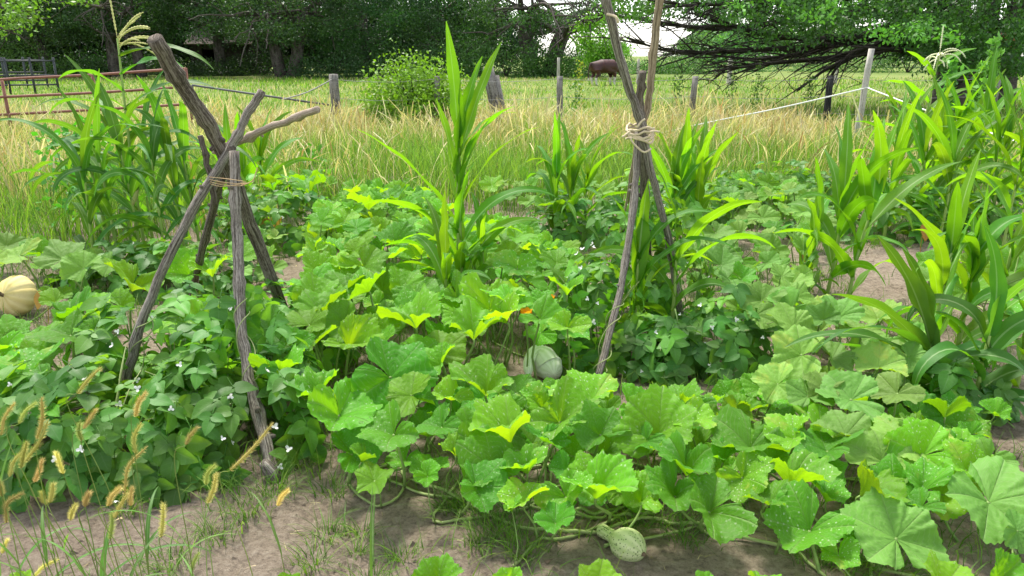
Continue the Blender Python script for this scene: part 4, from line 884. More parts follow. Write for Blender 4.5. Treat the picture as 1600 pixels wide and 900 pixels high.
def bean_plant(label, centre, rx, ry, rz, nleaf, nflow, seed, size=1.0, bright=.2, extra=0, face=.35, climb=None):
    rng = np.random.default_rng(seed); cen = np.array((centre[0], centre[1], 0.0)); o = empty('bean_plant', cen, label, 'bean plant', 'bean plants in the garden')
    S = []; size *= .86; nleaf = int(nleaf * 1.4)
    for i in range(nleaf + extra):
        u = nrm(rng.normal(0, 1, 3)); u[2] = abs(u[2]); rr = rng.uniform(.55, 1.05) ** .5 if i < nleaf else rng.uniform(.3, .85)
        p = u * np.array((rx, ry, rz)) * rr * (1 + .12 * math.sin(5 * math.atan2(u[1], u[0]) + seed)); p[2] = max(p[2], .05)
        if climb is not None and i % 3 == 0:
            a, b_ = climb; f = rng.random(); p = a + (b_ - a) * f + rng.normal(0, .05, 3) - cen; u = nrm(rng.normal(0, 1, 3) + (0, -.5, .2))
        nv = nrm(u / np.array((rx, ry, rz)) * rz + np.array((0, -face * .6, .45)) + rng.normal(0, .3, 3)); tip = np.array((u[0], u[1] - .2, -.8)) + rng.normal(0, .4, 3)
        if hides_pole(p + cen, 30 if p[2] > .1 else 18): continue
        S.append((p, nv, tip, size * rng.uniform(.65, 1.2)))
    # those nearest the photographer come as parts of their own
    S.sort(key=lambda t: t[0][1] - .5 * t[0][2])
    rest = MB()
    for i, (p, nv, tip, s_) in enumerate(S):
        k = 'bean_bright' if rng.random() < bright + (.25 if p[2] > rz * .8 else 0) else 'bean'; me = TRI[k][rng.integers(0, 9)]; M4 = orient(p, tip, nv, s_)  # lighter leaves are picked more often near the top of the mound
        if i < 96: place('leaf', me, o, mat4=M4)
        else:
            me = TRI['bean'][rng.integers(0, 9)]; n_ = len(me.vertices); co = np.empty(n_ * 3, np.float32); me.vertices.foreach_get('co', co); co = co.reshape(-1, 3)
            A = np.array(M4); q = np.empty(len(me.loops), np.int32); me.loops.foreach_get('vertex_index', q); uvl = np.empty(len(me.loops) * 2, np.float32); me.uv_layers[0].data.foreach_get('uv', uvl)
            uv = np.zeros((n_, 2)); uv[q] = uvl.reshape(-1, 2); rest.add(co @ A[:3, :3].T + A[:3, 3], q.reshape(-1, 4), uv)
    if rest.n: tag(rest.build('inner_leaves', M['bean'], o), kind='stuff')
    mb = MB()
    for k in range(9):
        a = rng.uniform(0, 6.28); e = np.array((math.cos(a) * rx * .75, math.sin(a) * ry * .75, rz * rng.uniform(.4, .8))); mb.tube(smoothpath([(rng.normal(0, .03), rng.normal(0, .03), -.02), e * .45 + (0, 0, .08), e], 6), (.004, .004, .0035, .003, .0025, .002), 5)
    if climb is not None:
        a, b_ = climb; t = np.linspace(0, 1, 46); d = nrm(b_ - a); s1 = nrm(np.cross(d, (0, 1, 0))); s2 = np.cross(d, s1)
        for ph in (0, 2.5): mb.tube(a - cen + (b_ - a) * t[:, None] + .034 * (np.cos(t * 9 + ph + .6 * np.sin(t * 7))[:, None] * s1 + np.sin(t * 9 + ph + .6 * np.sin(t * 7))[:, None] * s2), .0026, 5)
    mb.build('vine', M['vine'], o)
    for k in range(nflow):
        u = nrm(rng.normal(0, 1, 3)); u[2] = abs(u[2]); u[1] = -abs(u[1]); p = u * np.array((rx, ry, rz)) * rng.uniform(.98, 1.1); p[2] = max(p[2], .06)
        place('flower', FLW[k % 3], o, mat4=orient(p, rng.normal(0, 1, 3), nrm(u + rng.normal(0, .5, 3)), rng.uniform(.55, .95)))
    return o
bean_plant('leafy bean plant massed round the near foot of the first tripod', (-1.22, 2.86), .42, .44, .50, 150, 9, 61, 1.0, .12, 60, climb=(at(392, 600, 2.85), at(375, 470, 3.1)))
bean_plant('bean plant with dark heart shaped leaves behind the yellow foxtails', (-1.66, 2.76), .5, .45, .46, 150, 9, 62, 1.0, .12, 60)
bean_plant('bean plant climbing the leaning pole of the first tripod', (-1.72, 3.45), .55, .45, .5, 130, 10, 63, 1.0, .4, 40, climb=(at(200, 610, 3.2), at(232, 490, 3.22)))
bean_plant('bean plant filling the space under the first tripod', (-1.3, 3.65), .42, .42, .46, 110, 6, 64, .95, .4, 30)
bean_plant('bean plant with white blossom left of the second tripod', (.47, 3.75), .30, .3, .66, 120, 12, 65, .85, .25, 20, climb=(at(937, 580, 3.33), at(965, 470, 3.58)))
bean_plant('bean plant in front of the broad corn under the second tripod', (.78, 3.62), .26, .22, .30, 60, 8, 66, .95, .2, 10)
bean_plant('bean plant sprawling right of the second tripod onto bare soil', (1.18, 3.72), .38, .34, .40, 110, 8, 67, .95, .25, 20, climb=(at(1070, 520, 4.08), at(1052, 420, 4.02)))
bean_plant('bean plant climbing high at the back of the second tripod', (.85, 4.4), .42, .3, .92, 130, 14, 68, .85, .3, 30)
bean_plant('dark bean plant at the foot of the corn cluster by the pumpkin', (-2.55, 5.1), .75, .35, .34, 110, 4, 69, 1.1, .05, 20)
bean_plant('bean plant under the corn behind the first tripod', (-2.1, 6.4), .6, .4, .55, 100, 3, 70, 1.0, .1, 20)
bean_plant('dark bean plant below the short corn left of the second tripod', (.75, 6.6), .7, .4, .42, 110, 6, 71, 1.0, .15, 20)
bean_plant('bean plant behind the second tripod at the grass edge', (1.9, 7.3), .8, .45, .45, 110, 5, 72, 1.1, .3, 20)
bean_plant('dark bean plant beneath the paired corn stalks', (3.35, 6.6), .8, .4, .5, 110, 6, 73, 1.05, .1, 30)
bean_plant('dark bean plant beneath the tasselled corn', (4.3, 6.9), .8, .4, .5, 100, 6, 74, 1.05, .1, 30)
bean_plant('few bean leaves twining round the leaning dark corn', (2.05, 3.15), .28, .22, .26, 46, 3, 75, 1.0, .15, 10)
bean_plant('bean plant at the grass edge right of the second tripod', (3.0, 8.1), .9, .4, .5, 100, 0, 76, 1.1, .3, 20)

# ------------------------------------------------------------------ corn
def corn_leaf(rng, start, az, L, wd, e0, droop, curl=.0, twist=0., fold=.35, pw=1.6):
    wd = wd * 1.15 if wd > .035 else wd
    ns, nu = 18, 5; s = np.linspace(0, 1, ns); u = np.linspace(-1, 1, nu); p = np.array(start, float); G = np.zeros((ns, nu, 3)); ph = rng.uniform(0, 6.28, 2)
    for i in range(ns):
        e = e0 - droop * s[i] ** pw; a = az + curl * s[i]
        t = np.array((math.cos(a) * math.cos(e), math.sin(a) * math.cos(e), math.sin(e)))
        if i: p = p + t * L / (ns - 1)
        lat = np.array((-math.sin(a), math.cos(a), 0)); nv = np.cross(t, lat); nv = nv if True else nv
        tw = twist * (.45 + .55 * s[i]); lt = lat * math.cos(tw) + nv * math.sin(tw); nn = nv * math.cos(tw) - lat * math.sin(tw)
        hw = wd / 2 * (.5 + .5 * min(1, s[i] / .25)) * max(0.02, (1 - s[i] ** 2.2)) ** .8; f = fold * (1 - .6 * s[i]) + 1.2 * max(0, .15 - s[i]) * 4
        for j in range(nu):
            uu = u[j]; G[i, j] = p + lt * uu * hw * math.cos(min(1.2, f) * abs(uu)) + nn * (hw * abs(uu) * math.sin(min(1.2, f)) + hw * .22 * uu * uu * math.sin(s[i] * 17 + ph[0 if uu < 0 else 1]))
    UV = np.stack((np.broadcast_to((u + 1) / 2, (ns, nu)), np.broadcast_to(s[:, None] * L / .8, (ns, nu))), -1); return G[:, ::-1], UV[:, ::-1]
def tassel(parent, top, b0, rng, mat, n=9, L=.22, main=.2, droop=1.2, az0=None):
    mb = MB()
    def spike(p, d, L, dr):
        P = [np.array(p)]; d = nrm(d)
        for i in range(9): d = nrm(d + np.array((0, 0, -dr / 9))); P.append(P[-1] + d * L / 9)
        P = smoothpath(P, 26); rr = np.where(np.arange(26) < 5, .0024, .0062) * (1 + .35 * np.where(np.arange(26) % 2, 1, -1)); rr[-2:] *= .5; mb.tube(P, rr, 5 if False else 6)
    spike(top, (rng.normal(0, .1), rng.normal(0, .1), 1), main, .0)
    for k in range(n):
        a = rng.uniform(0, 6.28) if az0 is None else az0 + rng.normal(0, .55); spike(top - np.array((0, 0, .09 * k / n)), (math.cos(a), math.sin(a), rng.uniform(.2, 1.8)), L * rng.uniform(.5, 1.2), droop * rng.uniform(.4, 1.35))
    mb.build('tassel', mat, parent, b0)
def corn(label, px, pyb, H, seed, nleaf=9, L=.7, wd=.075, droop=1.6, az0=None, mat='corn', sfrac=.55, lean=(0, 0), tass=None, ear=False, Yb=None, leaves=None, sr=.013, group='corn plants in the garden', name='corn_plant', upright=.45):
    rng = np.random.default_rng(seed); b0 = atz(px, pyb, 0) if Yb is None else np.array((at(px, pyb, Yb)[0], Yb, 0)); b0[2] = 0
    o = empty(name, b0, label, 'corn plant', group); sh = H * sfrac; top = b0 + np.array((lean[0], lean[1], sh))
    P = smoothpath([b0 - (0, 0, .03), b0 * .5 + top * .5 + np.array((lean[0] * -.15, 0, 0)) + rng.normal(0, .008, 3), top], 14); rr = np.linspace(sr, sr * .55, 14); rr[2::3] *= 1.18
    mb = MB(); mb.tube(P, rr, 8); mb.build('stalk', M['stalk'], o, b0)
    a0 = rng.uniform(0, 6.28) if az0 is None else az0
    if leaves is None:
        leaves = []
        for k in range(nleaf):
            f = k / (nleaf - 1) * (1 if not tass else .7); g = .1 + .9 * f ** .9; up = max(0, (f - upright) / (1 - upright))
            leaves.append((g, a0 + math.pi * (k % 2) + rng.normal(0, .35), L * (1.0 - .35 * abs(f - .55)) * rng.uniform(.85, 1.12), wd * rng.uniform(.8, 1.15), R(52 + (33 if not tass else 5) * f) + rng.normal(0, .08), droop * (1.15 - .85 * up) * rng.uniform(.75, 1.25), rng.normal(0, .25), rng.normal(0, .7)))
    for (g, az, L_, w_, e0, dr, cu, tw) in leaves:
        i = min(13, max(0, int(round(g * 13)))); G, UV = corn_leaf(rng, P[i], az, L_, w_, e0, dr, cu, tw); mb = MB(); mb.grid(G, UV); mb.build('leaf', M[mat], o, b0)
    if ear:
        i = 7; d = nrm((math.cos(a0 + .6), math.sin(a0 + .6) - .5, 2.2)); q = P[i]; mb = MB(); mb.tube([q, q + d * .06, q + d * .13, q + d * .18, q + d * .21], (.008, .02, .02, .012, .004), 8); e_ = mb.build('ear', M['husk'], o, b0)
        mb = MB()
        for k in range(7): mb.tube([q + d * .2, q + d * .23 + rng.normal(0, .008, 3), q + d * .23 + rng.normal(0, .012, 3) - (0, 0, .025)], .001, 4)
        mb.build('silk', M['twine'], e_, b0)
    if tass: tassel(o, top, b0, rng, M[tass[0]], tass[1], tass[2], tass[3], tass[4], tass[5])
    return o, b0, top
D = R
# tall centre plant: leaves laid out as photographed (height share, azimuth, length, width, start elevation, droop, curl, twist)
corn('tallest corn plant standing alone mid garden with upright blades', 722, 492, 1.72, 400, sfrac=.62, sr=.022, leaves=[(.1, D(150), .75, .09, D(72), 1.7, .2, .8), (.15, D(30), .8, .09, D(74), 1.6, -.2, .8), (.33, D(185), .8, .085, D(70), 1.5, .1, .8), (.38, D(0), .8, .09, D(70), 1.7, .1, .7), (.48, D(-70), .6, .10, D(80), .8, .1, 1.0), (.5, D(120), .7, .1, D(82), .6, .1, 1.1), (.05, D(185), .6, .075, D(70), 1.6, .2, .6), (.08, D(-10), .6, .075, D(72), 1.5, .2, .7), (.2, D(100), .5, .08, D(80), .9, 0, 1.0), (.25, D(-80), .5, .08, D(76), 1.3, 0, .9),
    (.12, D(200), .55, .06, D(60), 2.2, .2, .4), (.16, D(-20), .6, .06, D(58), 1.9, -.2, .3), (.3, D(170), .5, .06, D(62), 1.9, 0, .5), (.3, D(20), .55, .06, D(60), 1.7, .2, -.5), (.45, D(190), .45, .065, D(65), 1.7, .1, .2),
    (.55, D(182), .85, .075, D(58), .55, 0, .5), (.6, D(12), .75, .075, D(66), .9, .1, -.4), (.66, D(-30), .62, .08, D(76), .5, .2, .3), (.72, D(165), .62, .09, D(84), .25, 0, 1.2), (.78, D(5), .62, .075, D(78), 1.0, 0, -.6), (.84, D(-60), .66, .095, D(86), .12, 0, 1.3), (.9, D(10), .74, .09, D(74), .22, 0, .9), (.95, D(20), .5, .07, D(66), 1.25, 0, -.2), (.98, D(190), .72, .09, D(88), .1, 0, 1.4), (1, D(0), .55, .08, D(80), .25, 0, 1.1)])
corn('short corn tiller at the foot of the tallest corn', 700, 520, .8, 401, 7, .5, .06, 1.7)
corn('thin corn shoots right of the tallest corn foot', 755, 485, .75, 402, 7, .5, .05, 2.0)
D_ = R
# cluster on the left
LC = [(150, 425, 1.05, 0, 'outermost low corn of the dark cluster toward the pumpkin'), (315, 400, 1.1, 0, 'corn of the dark cluster just left of the tripod crossing'), (240, 385, 1.25, 0, 'corn hidden behind the middle of the dark cluster'), (190, 420, 1.15, 0, 'left outer corn stalk of the dark leaved cluster, leaves arching low'), (222, 415, 1.25, 1, 'corn stalk in the dark cluster with a broad drooping blade'), (258, 418, 1.2, 0, 'corn stalk in the dark cluster right of its middle'), (205, 395, 1.3, 0, 'corn stalk at the back of the dark cluster with upright tip'), (290, 405, 1.2, 0, 'corn stalk of the dark cluster closest to the first tripod'), (170, 400, 1.1, 0, 'corn stalk at the grassy side of the dark cluster')]
for i, (px, py, H, ear, lab) in enumerate(LC): corn(lab, px, py, H, 1410 + i, 10, .85, .066, 2.0, None, 'corn_dark', .72, (random.Random(i).uniform(-.06, .06), 0), None, bool(ear), upright=.8)
corn('tall tasselled corn behind the tilted pole top', 228, 402, 1.72, 420, 10, .85, .085, 1.7, R(15), 'corn_dark', 1.0, (.04, 0), ('tassel', 11, .36, .34, 1.25, R(-4)), False, leaves=[(.2, D_(190), .8, .07, 1.0, 2.2, 0, .3), (.3, D_(20), .8, .07, 1.0, 2.0, 0, -.3), (.4, D_(170), .85, .075, 1.0, 2.0, .2, .4), (.5, D_(-10), .8, .075, .95, 1.9, 0, .3), (.6, D_(185), .7, .07, .95, 1.9, 0, .4), (.68, D_(5), .8, .08, .7, 1.2, 0, .4), (.76, D_(200), .5, .075, .9, 1.6, 0, .5), (.86, D_(-5), .55, .085, .6, 1.2, 0, .6), (.95, D_(-3), .8, .075, .35, 1.15, -.1, .5)])
for i, (px, py, H, lab) in enumerate([(388, 355, 1.1, 'corn plant seen between the crossed poles'), (415, 340, 1.05, 'corn plant right of the crossed poles'), (372, 360, 1.0, 'corn plant behind the tied crossing of the first tripod')]): corn(lab, px, py, H, 430 + i, 10, .75, .085, 1.6, None, 'corn', .55)
# behind the second tripod
for i, (px, py, H, lab) in enumerate([(893, 375, 1.0, 'short bushy corn left of the second tripod'), (915, 365, 1.02, 'short corn close to the second tripod'), (868, 372, 1.05, 'short corn with one long blade bent to the right')]): corn(lab, px, py, H, 440 + i, 11, .75, .075, 1.5, None, 'corn', .5)
for i, (px, py, H, lab) in enumerate([(1062, 372, 1.12, 'bright corn clump right behind the second tripod lashing'), (1085, 375, 1.1, 'bright corn right of the second tripod with blades bent over'), (1048, 378, .95, 'bright corn with upright blades touching the second tripod')]): corn(lab, px, py, H, 450 + i, 10, .7, .09, 1.0, None, 'corn', .5, upright=.2)
corn('broad bladed corn standing inside the second tripod', 985, 620, .95, 460, sfrac=.55, leaves=[(.3, D(80), .7, .12, D(86), .1, 0, 1.5), (.4, D(15), .65, .09, D(75), 1.9, 0, -.4), (.55, D(100), .6, .11, D(84), .1, 0, 1.4), (.6, D(-10), .75, .075, D(70), 2.1, .2, .2), (.75, D(60), .55, .1, D(85), .2, 0, 1.2), (.9, D(5), .6, .07, D(72), 1.7, 0, .3), (1, D(160), .4, .06, D(78), .6, 0, .6)], mat='corn', Yb=3.95)
corn('second corn inside the tripod with long blades hanging right', 1042, 600, .9, 461, 8, .7, .07, 2.1, R(0), 'corn', .6, Yb=4.0)
# right side
corn('left one of the paired pale stalked corn plants', 1290, 470, 1.15, 470, 11, .72, .09, 1.3, None, 'corn', .6, (.03, 0))
corn('right one of the paired corn plants with bare pale stalk', 1322, 480, 1.3, 471, 9, .75, .09, 1.2, R(20), 'corn', .62, (.16, .1), upright=.2)
corn('short corn tiller left of the paired stalks', 1262, 465, .9, 476, 8, .55, .07, 1.5)
corn('tall tasselled corn behind the pale roped post', 1420, 330, 1.62, 472, 10, .75, .085, 1.3, R(10), 'corn', 1.0, (.05, 0), ('tassel_pale', 15, .24, .26, 2.2, None), leaves=[(.15, D_(190), .7, .08, 1.0, 2.1, 0, .3), (.25, D_(10), .75, .085, 1.0, 1.9, 0, -.3), (.35, D_(175), .8, .085, 1.0, 1.7, .2, .4), (.45, D_(-15), .75, .085, 1.0, 1.6, 0, .4), (.55, D_(190), .7, .085, .95, 1.3, 0, .4), (.64, D_(5), .65, .085, .95, 1.3, 0, .5), (.72, D_(185), .6, .085, .8, 1.0, 0, .5), (.8, D_(-5), .55, .08, .75, .9, 0, .6), (.87, D_(175), .42, .075, 1.0, .7, 0, .7), (.93, D_(8), .45, .07, .6, .5, 0, .6)])
RC = [(1470, 350, 1.35, 'corn plant right of the tasselled one with blade pointing up'), (1510, 350, 1.45, 'tall corn at the right cluster with wide blades'), (1545, 365, 1.3, 'corn at the outer right of the tasselled cluster'), (1445, 355, 1.2, 'corn in front of the tasselled stalk'), (1395, 345, 1.15, 'corn left of the tasselled stalk'), (1490, 340, 1.2, 'corn hidden in the middle of the right cluster'), (1580, 350, 1.2, 'corn at the right edge below the slanting rope')]
RC += [(1425, 372, 1.15, 'corn before the tasselled stalk with narrow arching leaves'), (1530, 385, 1.3, 'corn in front of the right cluster with light upright blades'), (1565, 400, 1.2, 'corn low at the right cluster next to the flat squash leaves'), (1465, 385, 1.1, 'corn behind the stout thick sheathed one'), (1600, 385, 1.35, 'corn half cut by the right edge behind the rope'), (1380, 380, 1.05, 'slim corn between the paired stalks and the right cluster')]
for i, (px, py, H, lab) in enumerate(RC): corn(lab, px, py, H, 1480 + i, 11, .8, .075, 1.5, None, 'corn', .68)
corn('stout corn with a thick upright sheath of blades before the right cluster', 1490, 570, 1.02, 490, sfrac=.55, sr=.016, leaves=[(.2, D(10), .6, .09, D(50), 2.2, .2, .4), (.3, D(175), .6, .09, D(50), 2.0, .2, .4), (.45, D(-20), .7, .085, D(66), 2.0, 0, .3), (.55, D(80), .52, .13, D(87), .1, 0, 1.5), (.62, D(95), .5, .13, D(86), .2, 0, 1.6), (.7, D(170), .68, .085, D(64), .6, 0, .5), (.78, D(-10), .6, .08, D(72), 1.6, 0, -.4), (.85, D(60), .5, .11, D(87), .2, 0, 1.3), (.9, D(200), .5, .09, D(80), 2.4, 0, .2), (1, D(10), .5, .08, D(74), 1.9, 0, .3)])
corn('leaning dark corn with long blades sweeping left', 1465, 640, .5, 491, sfrac=.6, lean=(-.08, 0), mat='corn_dark', leaves=[(.15, D(178), .6, .07, D(28), 1.3, 0, .4), (.25, D(200), .7, .07, D(45), 1.6, .1, .3), (.35, D(172), .82, .075, D(36), 1.2, 0, .4), (.45, D(20), .5, .09, D(60), 2.6, 0, .2), (.55, D(185), .85, .08, D(40), 1.1, .1, -.3), (.6, D(-40), .5, .09, D(55), 2.4, 0, .3), (.7, D(160), .6, .10, D(56), 1.0, 0, .9), (.8, D(192), .75, .075, D(46), 1.6, 0, .4), (.9, D(150), .62, .11, D(72), .5, 0, 1.1), (1, D(130), .5, .10, D(80), .6, 0, 1.2)])
corn('dark corn with drooping folded blades at its foot', 1520, 650, .5, 492, 10, .6, .075, 2.3, R(-30), 'corn_dark', .8, upright=.9)
corn('corn cut by the right edge with bright folded tip', 1585, 610, .75, 493, 9, .55, .085, 1.7, R(190), 'corn', .6)
corn('tall upright corn close behind the leaning dark one', 1452, 585, 1.0, 495, 10, .62, .065, 1.5, None, 'corn', .66)
corn('slim corn between the stout one and the right edge', 1545, 560, .95, 496, 9, .6, .06, 1.6, None, 'corn', .66)
corn('small corn shoot left of the paired corn feet', 1245, 480, .45, 494, 6, .4, .04, 1.6)

# ------------------------------------------------------------------ gourds, pumpkin, blossoms
def lathe(mb, prof, ax0, ax1, n=28, rib=0, nrib=10, bend=None, rng=None):
    """surface of revolution: prof [(t along axis, radius)]"""
    ax0 = np.asarray(ax0, float); ax1 = np.asarray(ax1, float); d = nrm(ax1 - ax0); s1 = nrm(np.cross(d, (0, 0, 1) if abs(d[2]) < .9 else (1, 0, 0))); s2 = np.cross(d, s1)
    a = np.linspace(0, 2 * math.pi, n + 1); G = []
    for t, r_ in prof:
        rr = r_ * (1 - rib * np.abs(np.sin(a * nrib / 2)) ** .5 * 0 - rib * (1 - np.abs(np.sin(a * nrib / 2))) ** 2)
        c = ax0 + (ax1 - ax0) * t + (bend(t) if bend else 0); G.append(c + np.outer(rr * np.cos(a), s1) + np.outer(rr * np.sin(a), s2))
    G = np.array(G); UV = np.stack(np.broadcast_arrays(a[None] / (2 * math.pi), np.array([p[0] for p in prof])[:, None]), -1); mb.grid(G[:, ::-1], UV)
def gourd_mat(name, a, b_, speck, stripes=10, sp_f=.42):
    m, N, L, b = new_mat(name); tc = N.new('ShaderNodeTexCoord'); sx = N.new('ShaderNodeSeparateXYZ'); L.new(tc.outputs['UV'], sx.inputs[0])
    nz = noise(N, L, tc.outputs['Object'], 22, 4); w_ = math_n(N, L, 'SINE', math_n(N, L, 'ADD', math_n(N, L, 'MULTIPLY', sx.outputs[0], 6.2832 * stripes), math_n(N, L, 'MULTIPLY', nz, 4.0)))
    c = mix_n(N, L, math_n(N, L, 'MULTIPLY_ADD', w_, .5, .5), a, b_)
    vo = N.new('ShaderNodeTexVoronoi'); vo.inputs['Scale'].default_value = 110; L.new(tc.outputs['Object'], vo.inputs['Vector']); n2 = noise(N, L, tc.outputs['Object'], 30, 2)
    sp = math_n(N, L, 'MULTIPLY', math_n(N, L, 'LESS_THAN', vo.outputs['Distance'], .3), math_n(N, L, 'GREATER_THAN', n2, sp_f)); c = mix_n(N, L, math_n(N, L, 'MULTIPLY', sp, .8), c, speck)
    L.new(c, b.inputs['Base Color']); b.inputs['Roughness'].default_value = .7; b.inputs['Specular IOR Level'].default_value = .2; bump(N, L, n2, .25, .01, b); return m
mg = gourd_mat('speckled gourd skin', (.40, .47, .20), (.54, .57, .30), (.08, .12, .035)); mg2 = gourd_mat('striped gourd skin', (.64, .69, .50), (.78, .80, .68), (.40, .47, .30), 12, .6); mp = gourd_mat('cream pumpkin skin', (.62, .50, .20), (.70, .58, .28), (.4, .3, .15), 10, .75); ms = plain_mat('dry gourd stem', (.10, .07, .045), (.2, .15, .09), 30, .9, .1)
c = atz(985, 850, .05); o = empty('gourd', c - (0, 0, .05), 'small round speckled green gourd with a short neck on bare soil', 'gourd')
neck = atz(936, 826, .03); ax1 = c + nrm(c - neck) * .056; ax1[2] -= .014; prof = [(0, .004), (.015, .016), (.06, .0235), (.14, .0235), (.24, .022), (.32, .023), (.37, .027), (.42, .0365), (.48, .0455), (.55, .0525), (.63, .056), (.71, .0562), (.79, .0525), (.87, .044), (.94, .031), (.985, .015), (1, .005)]
mb = MB(); lathe(mb, prof, neck, ax1, 28); mb.build('body', mg, o, c - (0, 0, .05)); mb = MB(); mb.tube([ax1 - (0, 0, .0), ax1 + nrm(ax1 - neck) * .005, ax1 + nrm(ax1 - neck) * .011], (.008, .007, .004), 8); mb.build('blossom_scar', ms, o, c - (0, 0, .05))
c = atz(852, 568, .08); b0 = c - (0, 0, .085); o = empty('gourd', b0, 'pale striped gourd with hooked neck between squash and beans', 'gourd')
mb = MB(); P = smoothpath([atz(826, 588, .05), atz(826, 566, .1), atz(836, 550, .13), atz(847, 556, .11), c + (.02, 0, -.02), atz(866, 585, .05)], 26); mb.tube(P, np.interp(np.arange(26), [0, 2, 6, 11, 15, 20, 23, 25], [.01, .024, .028, .036, .062, .074, .055, .01]), 20); mb.build('body', mg2, o, b0); mb = MB(); mb.tube([P[0], P[0] - (.01, 0, .012), P[0] - (.03, 0, .02)], (.008, .006, .005), 6); mb.build('stem', M['petiole'], o, b0)
c = atz(26, 462, .12); b0 = c - (0, 0, .12); o = empty('pumpkin', b0, 'cream ribbed pumpkin lying on its side under the corn', 'pumpkin'); axd = nrm((-.25, -.9, .35)) * .1
mb = MB(); prof = [(t, .135 * max(0, math.sin(math.pi * (.06 + .88 * t))) ** .62 * (1 if 0 < t < 1 else .2)) for t in np.linspace(0, 1, 15)]; lathe(mb, prof, c - axd, c + axd, 60, .075, 12); mb.build('body', mp, o, b0)
mb = MB(); mb.tube(smoothpath([c + axd * .85, c + axd * 1.2, c + axd * 1.4 + (.02, 0, .01)], 6), (.02, .014, .011, .011, .012, .013), 8, .1, rng); mb.build('stem', ms, o, b0)
for (px, py, z, r_, lab, mt) in [(518, 336, .1, .09, 'small tan squash at the far end of the middle bed', plain_mat('tan squash skin', (.5, .34, .18), (.6, .45, .26), 8, .5)), (797, 298, .08, .08, 'small tan squash lying behind the tallest corn', plain_mat('brown squash skin', (.45, .28, .15), (.58, .40, .24), 8, .5))]:
    c = atz(px, py, z); b0 = c - (0, 0, z); o = empty('squash_fruit', b0, lab, 'squash'); mb = MB(); lathe(mb, [(t, r_ * math.sin(math.pi * (.03 + .94 * t)) ** .7) for t in np.linspace(0, 1, 11)], c - (r_ * 1.3, 0, 0), c + (r_ * 1.3, .02, -.01), 20, .05, 8); mb.build('body', mt, o, b0); mb = MB(); mb.tube([c + (-r_ * 1.3, 0, 0), c + (-r_ * 1.5, 0, .02), c + (-r_ * 1.7, 0, .02)], .012, 6); mb.build('stem', ms, o, b0)
P = smoothpath([at(1024, 531, 3.62), at(1042, 530, 3.6), at(1056, 520, 3.6), at(1058, 508, 3.62)], 14); o = empty('curved_gourd', P[0] * (1, 1, 0), 'curved green gourd hanging among beans of the second tripod', 'gourd'); mb = MB(); mb.tube(P, np.interp(np.arange(14), [0, 2, 8, 12, 13], [.006, .016, .017, .012, .008]), 10); mb.build('body', plain_mat('green gourd skin', (.2, .34, .06), (.3, .45, .1), 20, .4), o, P[0] * (1, 1, 0))
mb = MB(); mb.tube([P[-1], P[-1] + (0, 0, .03), P[-1] + (-.01, .03, .08)], .004, 6); mb.build('stem', M['petiole'], o, P[0] * (1, 1, 0))
def blossom(px, py, z, s_, label, seed):
    rng = np.random.default_rng(seed); c = atz(px, py, z); b0 = np.array((c[0], c[1], 0)); o = empty('squash_blossom', b0, label, 'flower', 'orange squash blossoms'); mb = MB()
    for k in range(5):
        a = k * 2 * math.pi / 5 + rng.normal(0, .1); g = np.zeros((6, 4, 3))
        for i in range(6):
            f = i / 5; rad = s_ * (.15 + .42 * f ** 1.2); w_ = s_ * (.2 + .28 * math.sin(math.pi * (.15 + .75 * f))) * (1 if i < 5 else .1)
            for j in range(4):
                b_ = (j - 1.5) / 1.5; q = np.array((rad * math.cos(a), rad * math.sin(a), s_ * (1.0 * f))) + np.array((-math.sin(a), math.cos(a), 0)) * b_ * w_ - np.array((math.cos(a), math.sin(a), 0)) * abs(b_) * w_ * .35; g[i, j] = c + q
        mb.grid(g)
    mb.build('petal', M['flower_orange'], o, b0); mb = MB(); mb.tube(smoothpath([b0, b0 * .5 + c * .5 + (.01, 0, 0), c + (0, 0, .01)], 6), (.005, .005, .005, .005, .006, .012), 6); mb.build('stem', M['petiole'], o, b0)
blossom(822, 500, .345, .058, 'orange squash blossom half open beside the bean leaves', 1); blossom(860, 474, .31, .045, 'small orange squash blossom tucked among cupped leaves', 2)
# yellowed leaves
def yellow(px, py, z, s_, label, seed):
    rng = np.random.default_rng(seed); c = atz(px, py, z); b0 = np.array((c[0], c[1], 0)); o = empty('withered_leaf', b0, label, 'leaf', 'yellowed leaves')
    G, UV = leaflet(rng, s_); mb = MB(); A = np.array(orient(c, (rng.normal(0, .4), -.3, -1), (rng.normal(0, .5), -1, .5), 1.0)); mb.grid(G @ A[:3, :3].T + A[:3, 3], UV); mb.build('blade', M['dead'], o, b0)
    mb = MB(); mb.tube(smoothpath([b0, b0 * .5 + c * .5 + (0, .03, .02), c], 6), .003, 5); mb.build('leaf_stalk', M['dead'], o, b0)
for i, (px, py, z, s_, lab) in enumerate([(428, 330, .3, .16, 'yellow withered leaf hanging behind the first tripod'), (414, 342, .25, .13, 'smaller yellow withered leaf behind the first tripod'), (66, 458, .2, .11, 'orange brown withered leaf curling beside the pumpkin'), (1447, 352, .3, .13, 'yellow withered leaf in the dark beans below right corn'), (1258, 398, .2, .1, 'withered tan leaf below the paired corn')]): yellow(px, py, z, s_, lab, 500 + i)

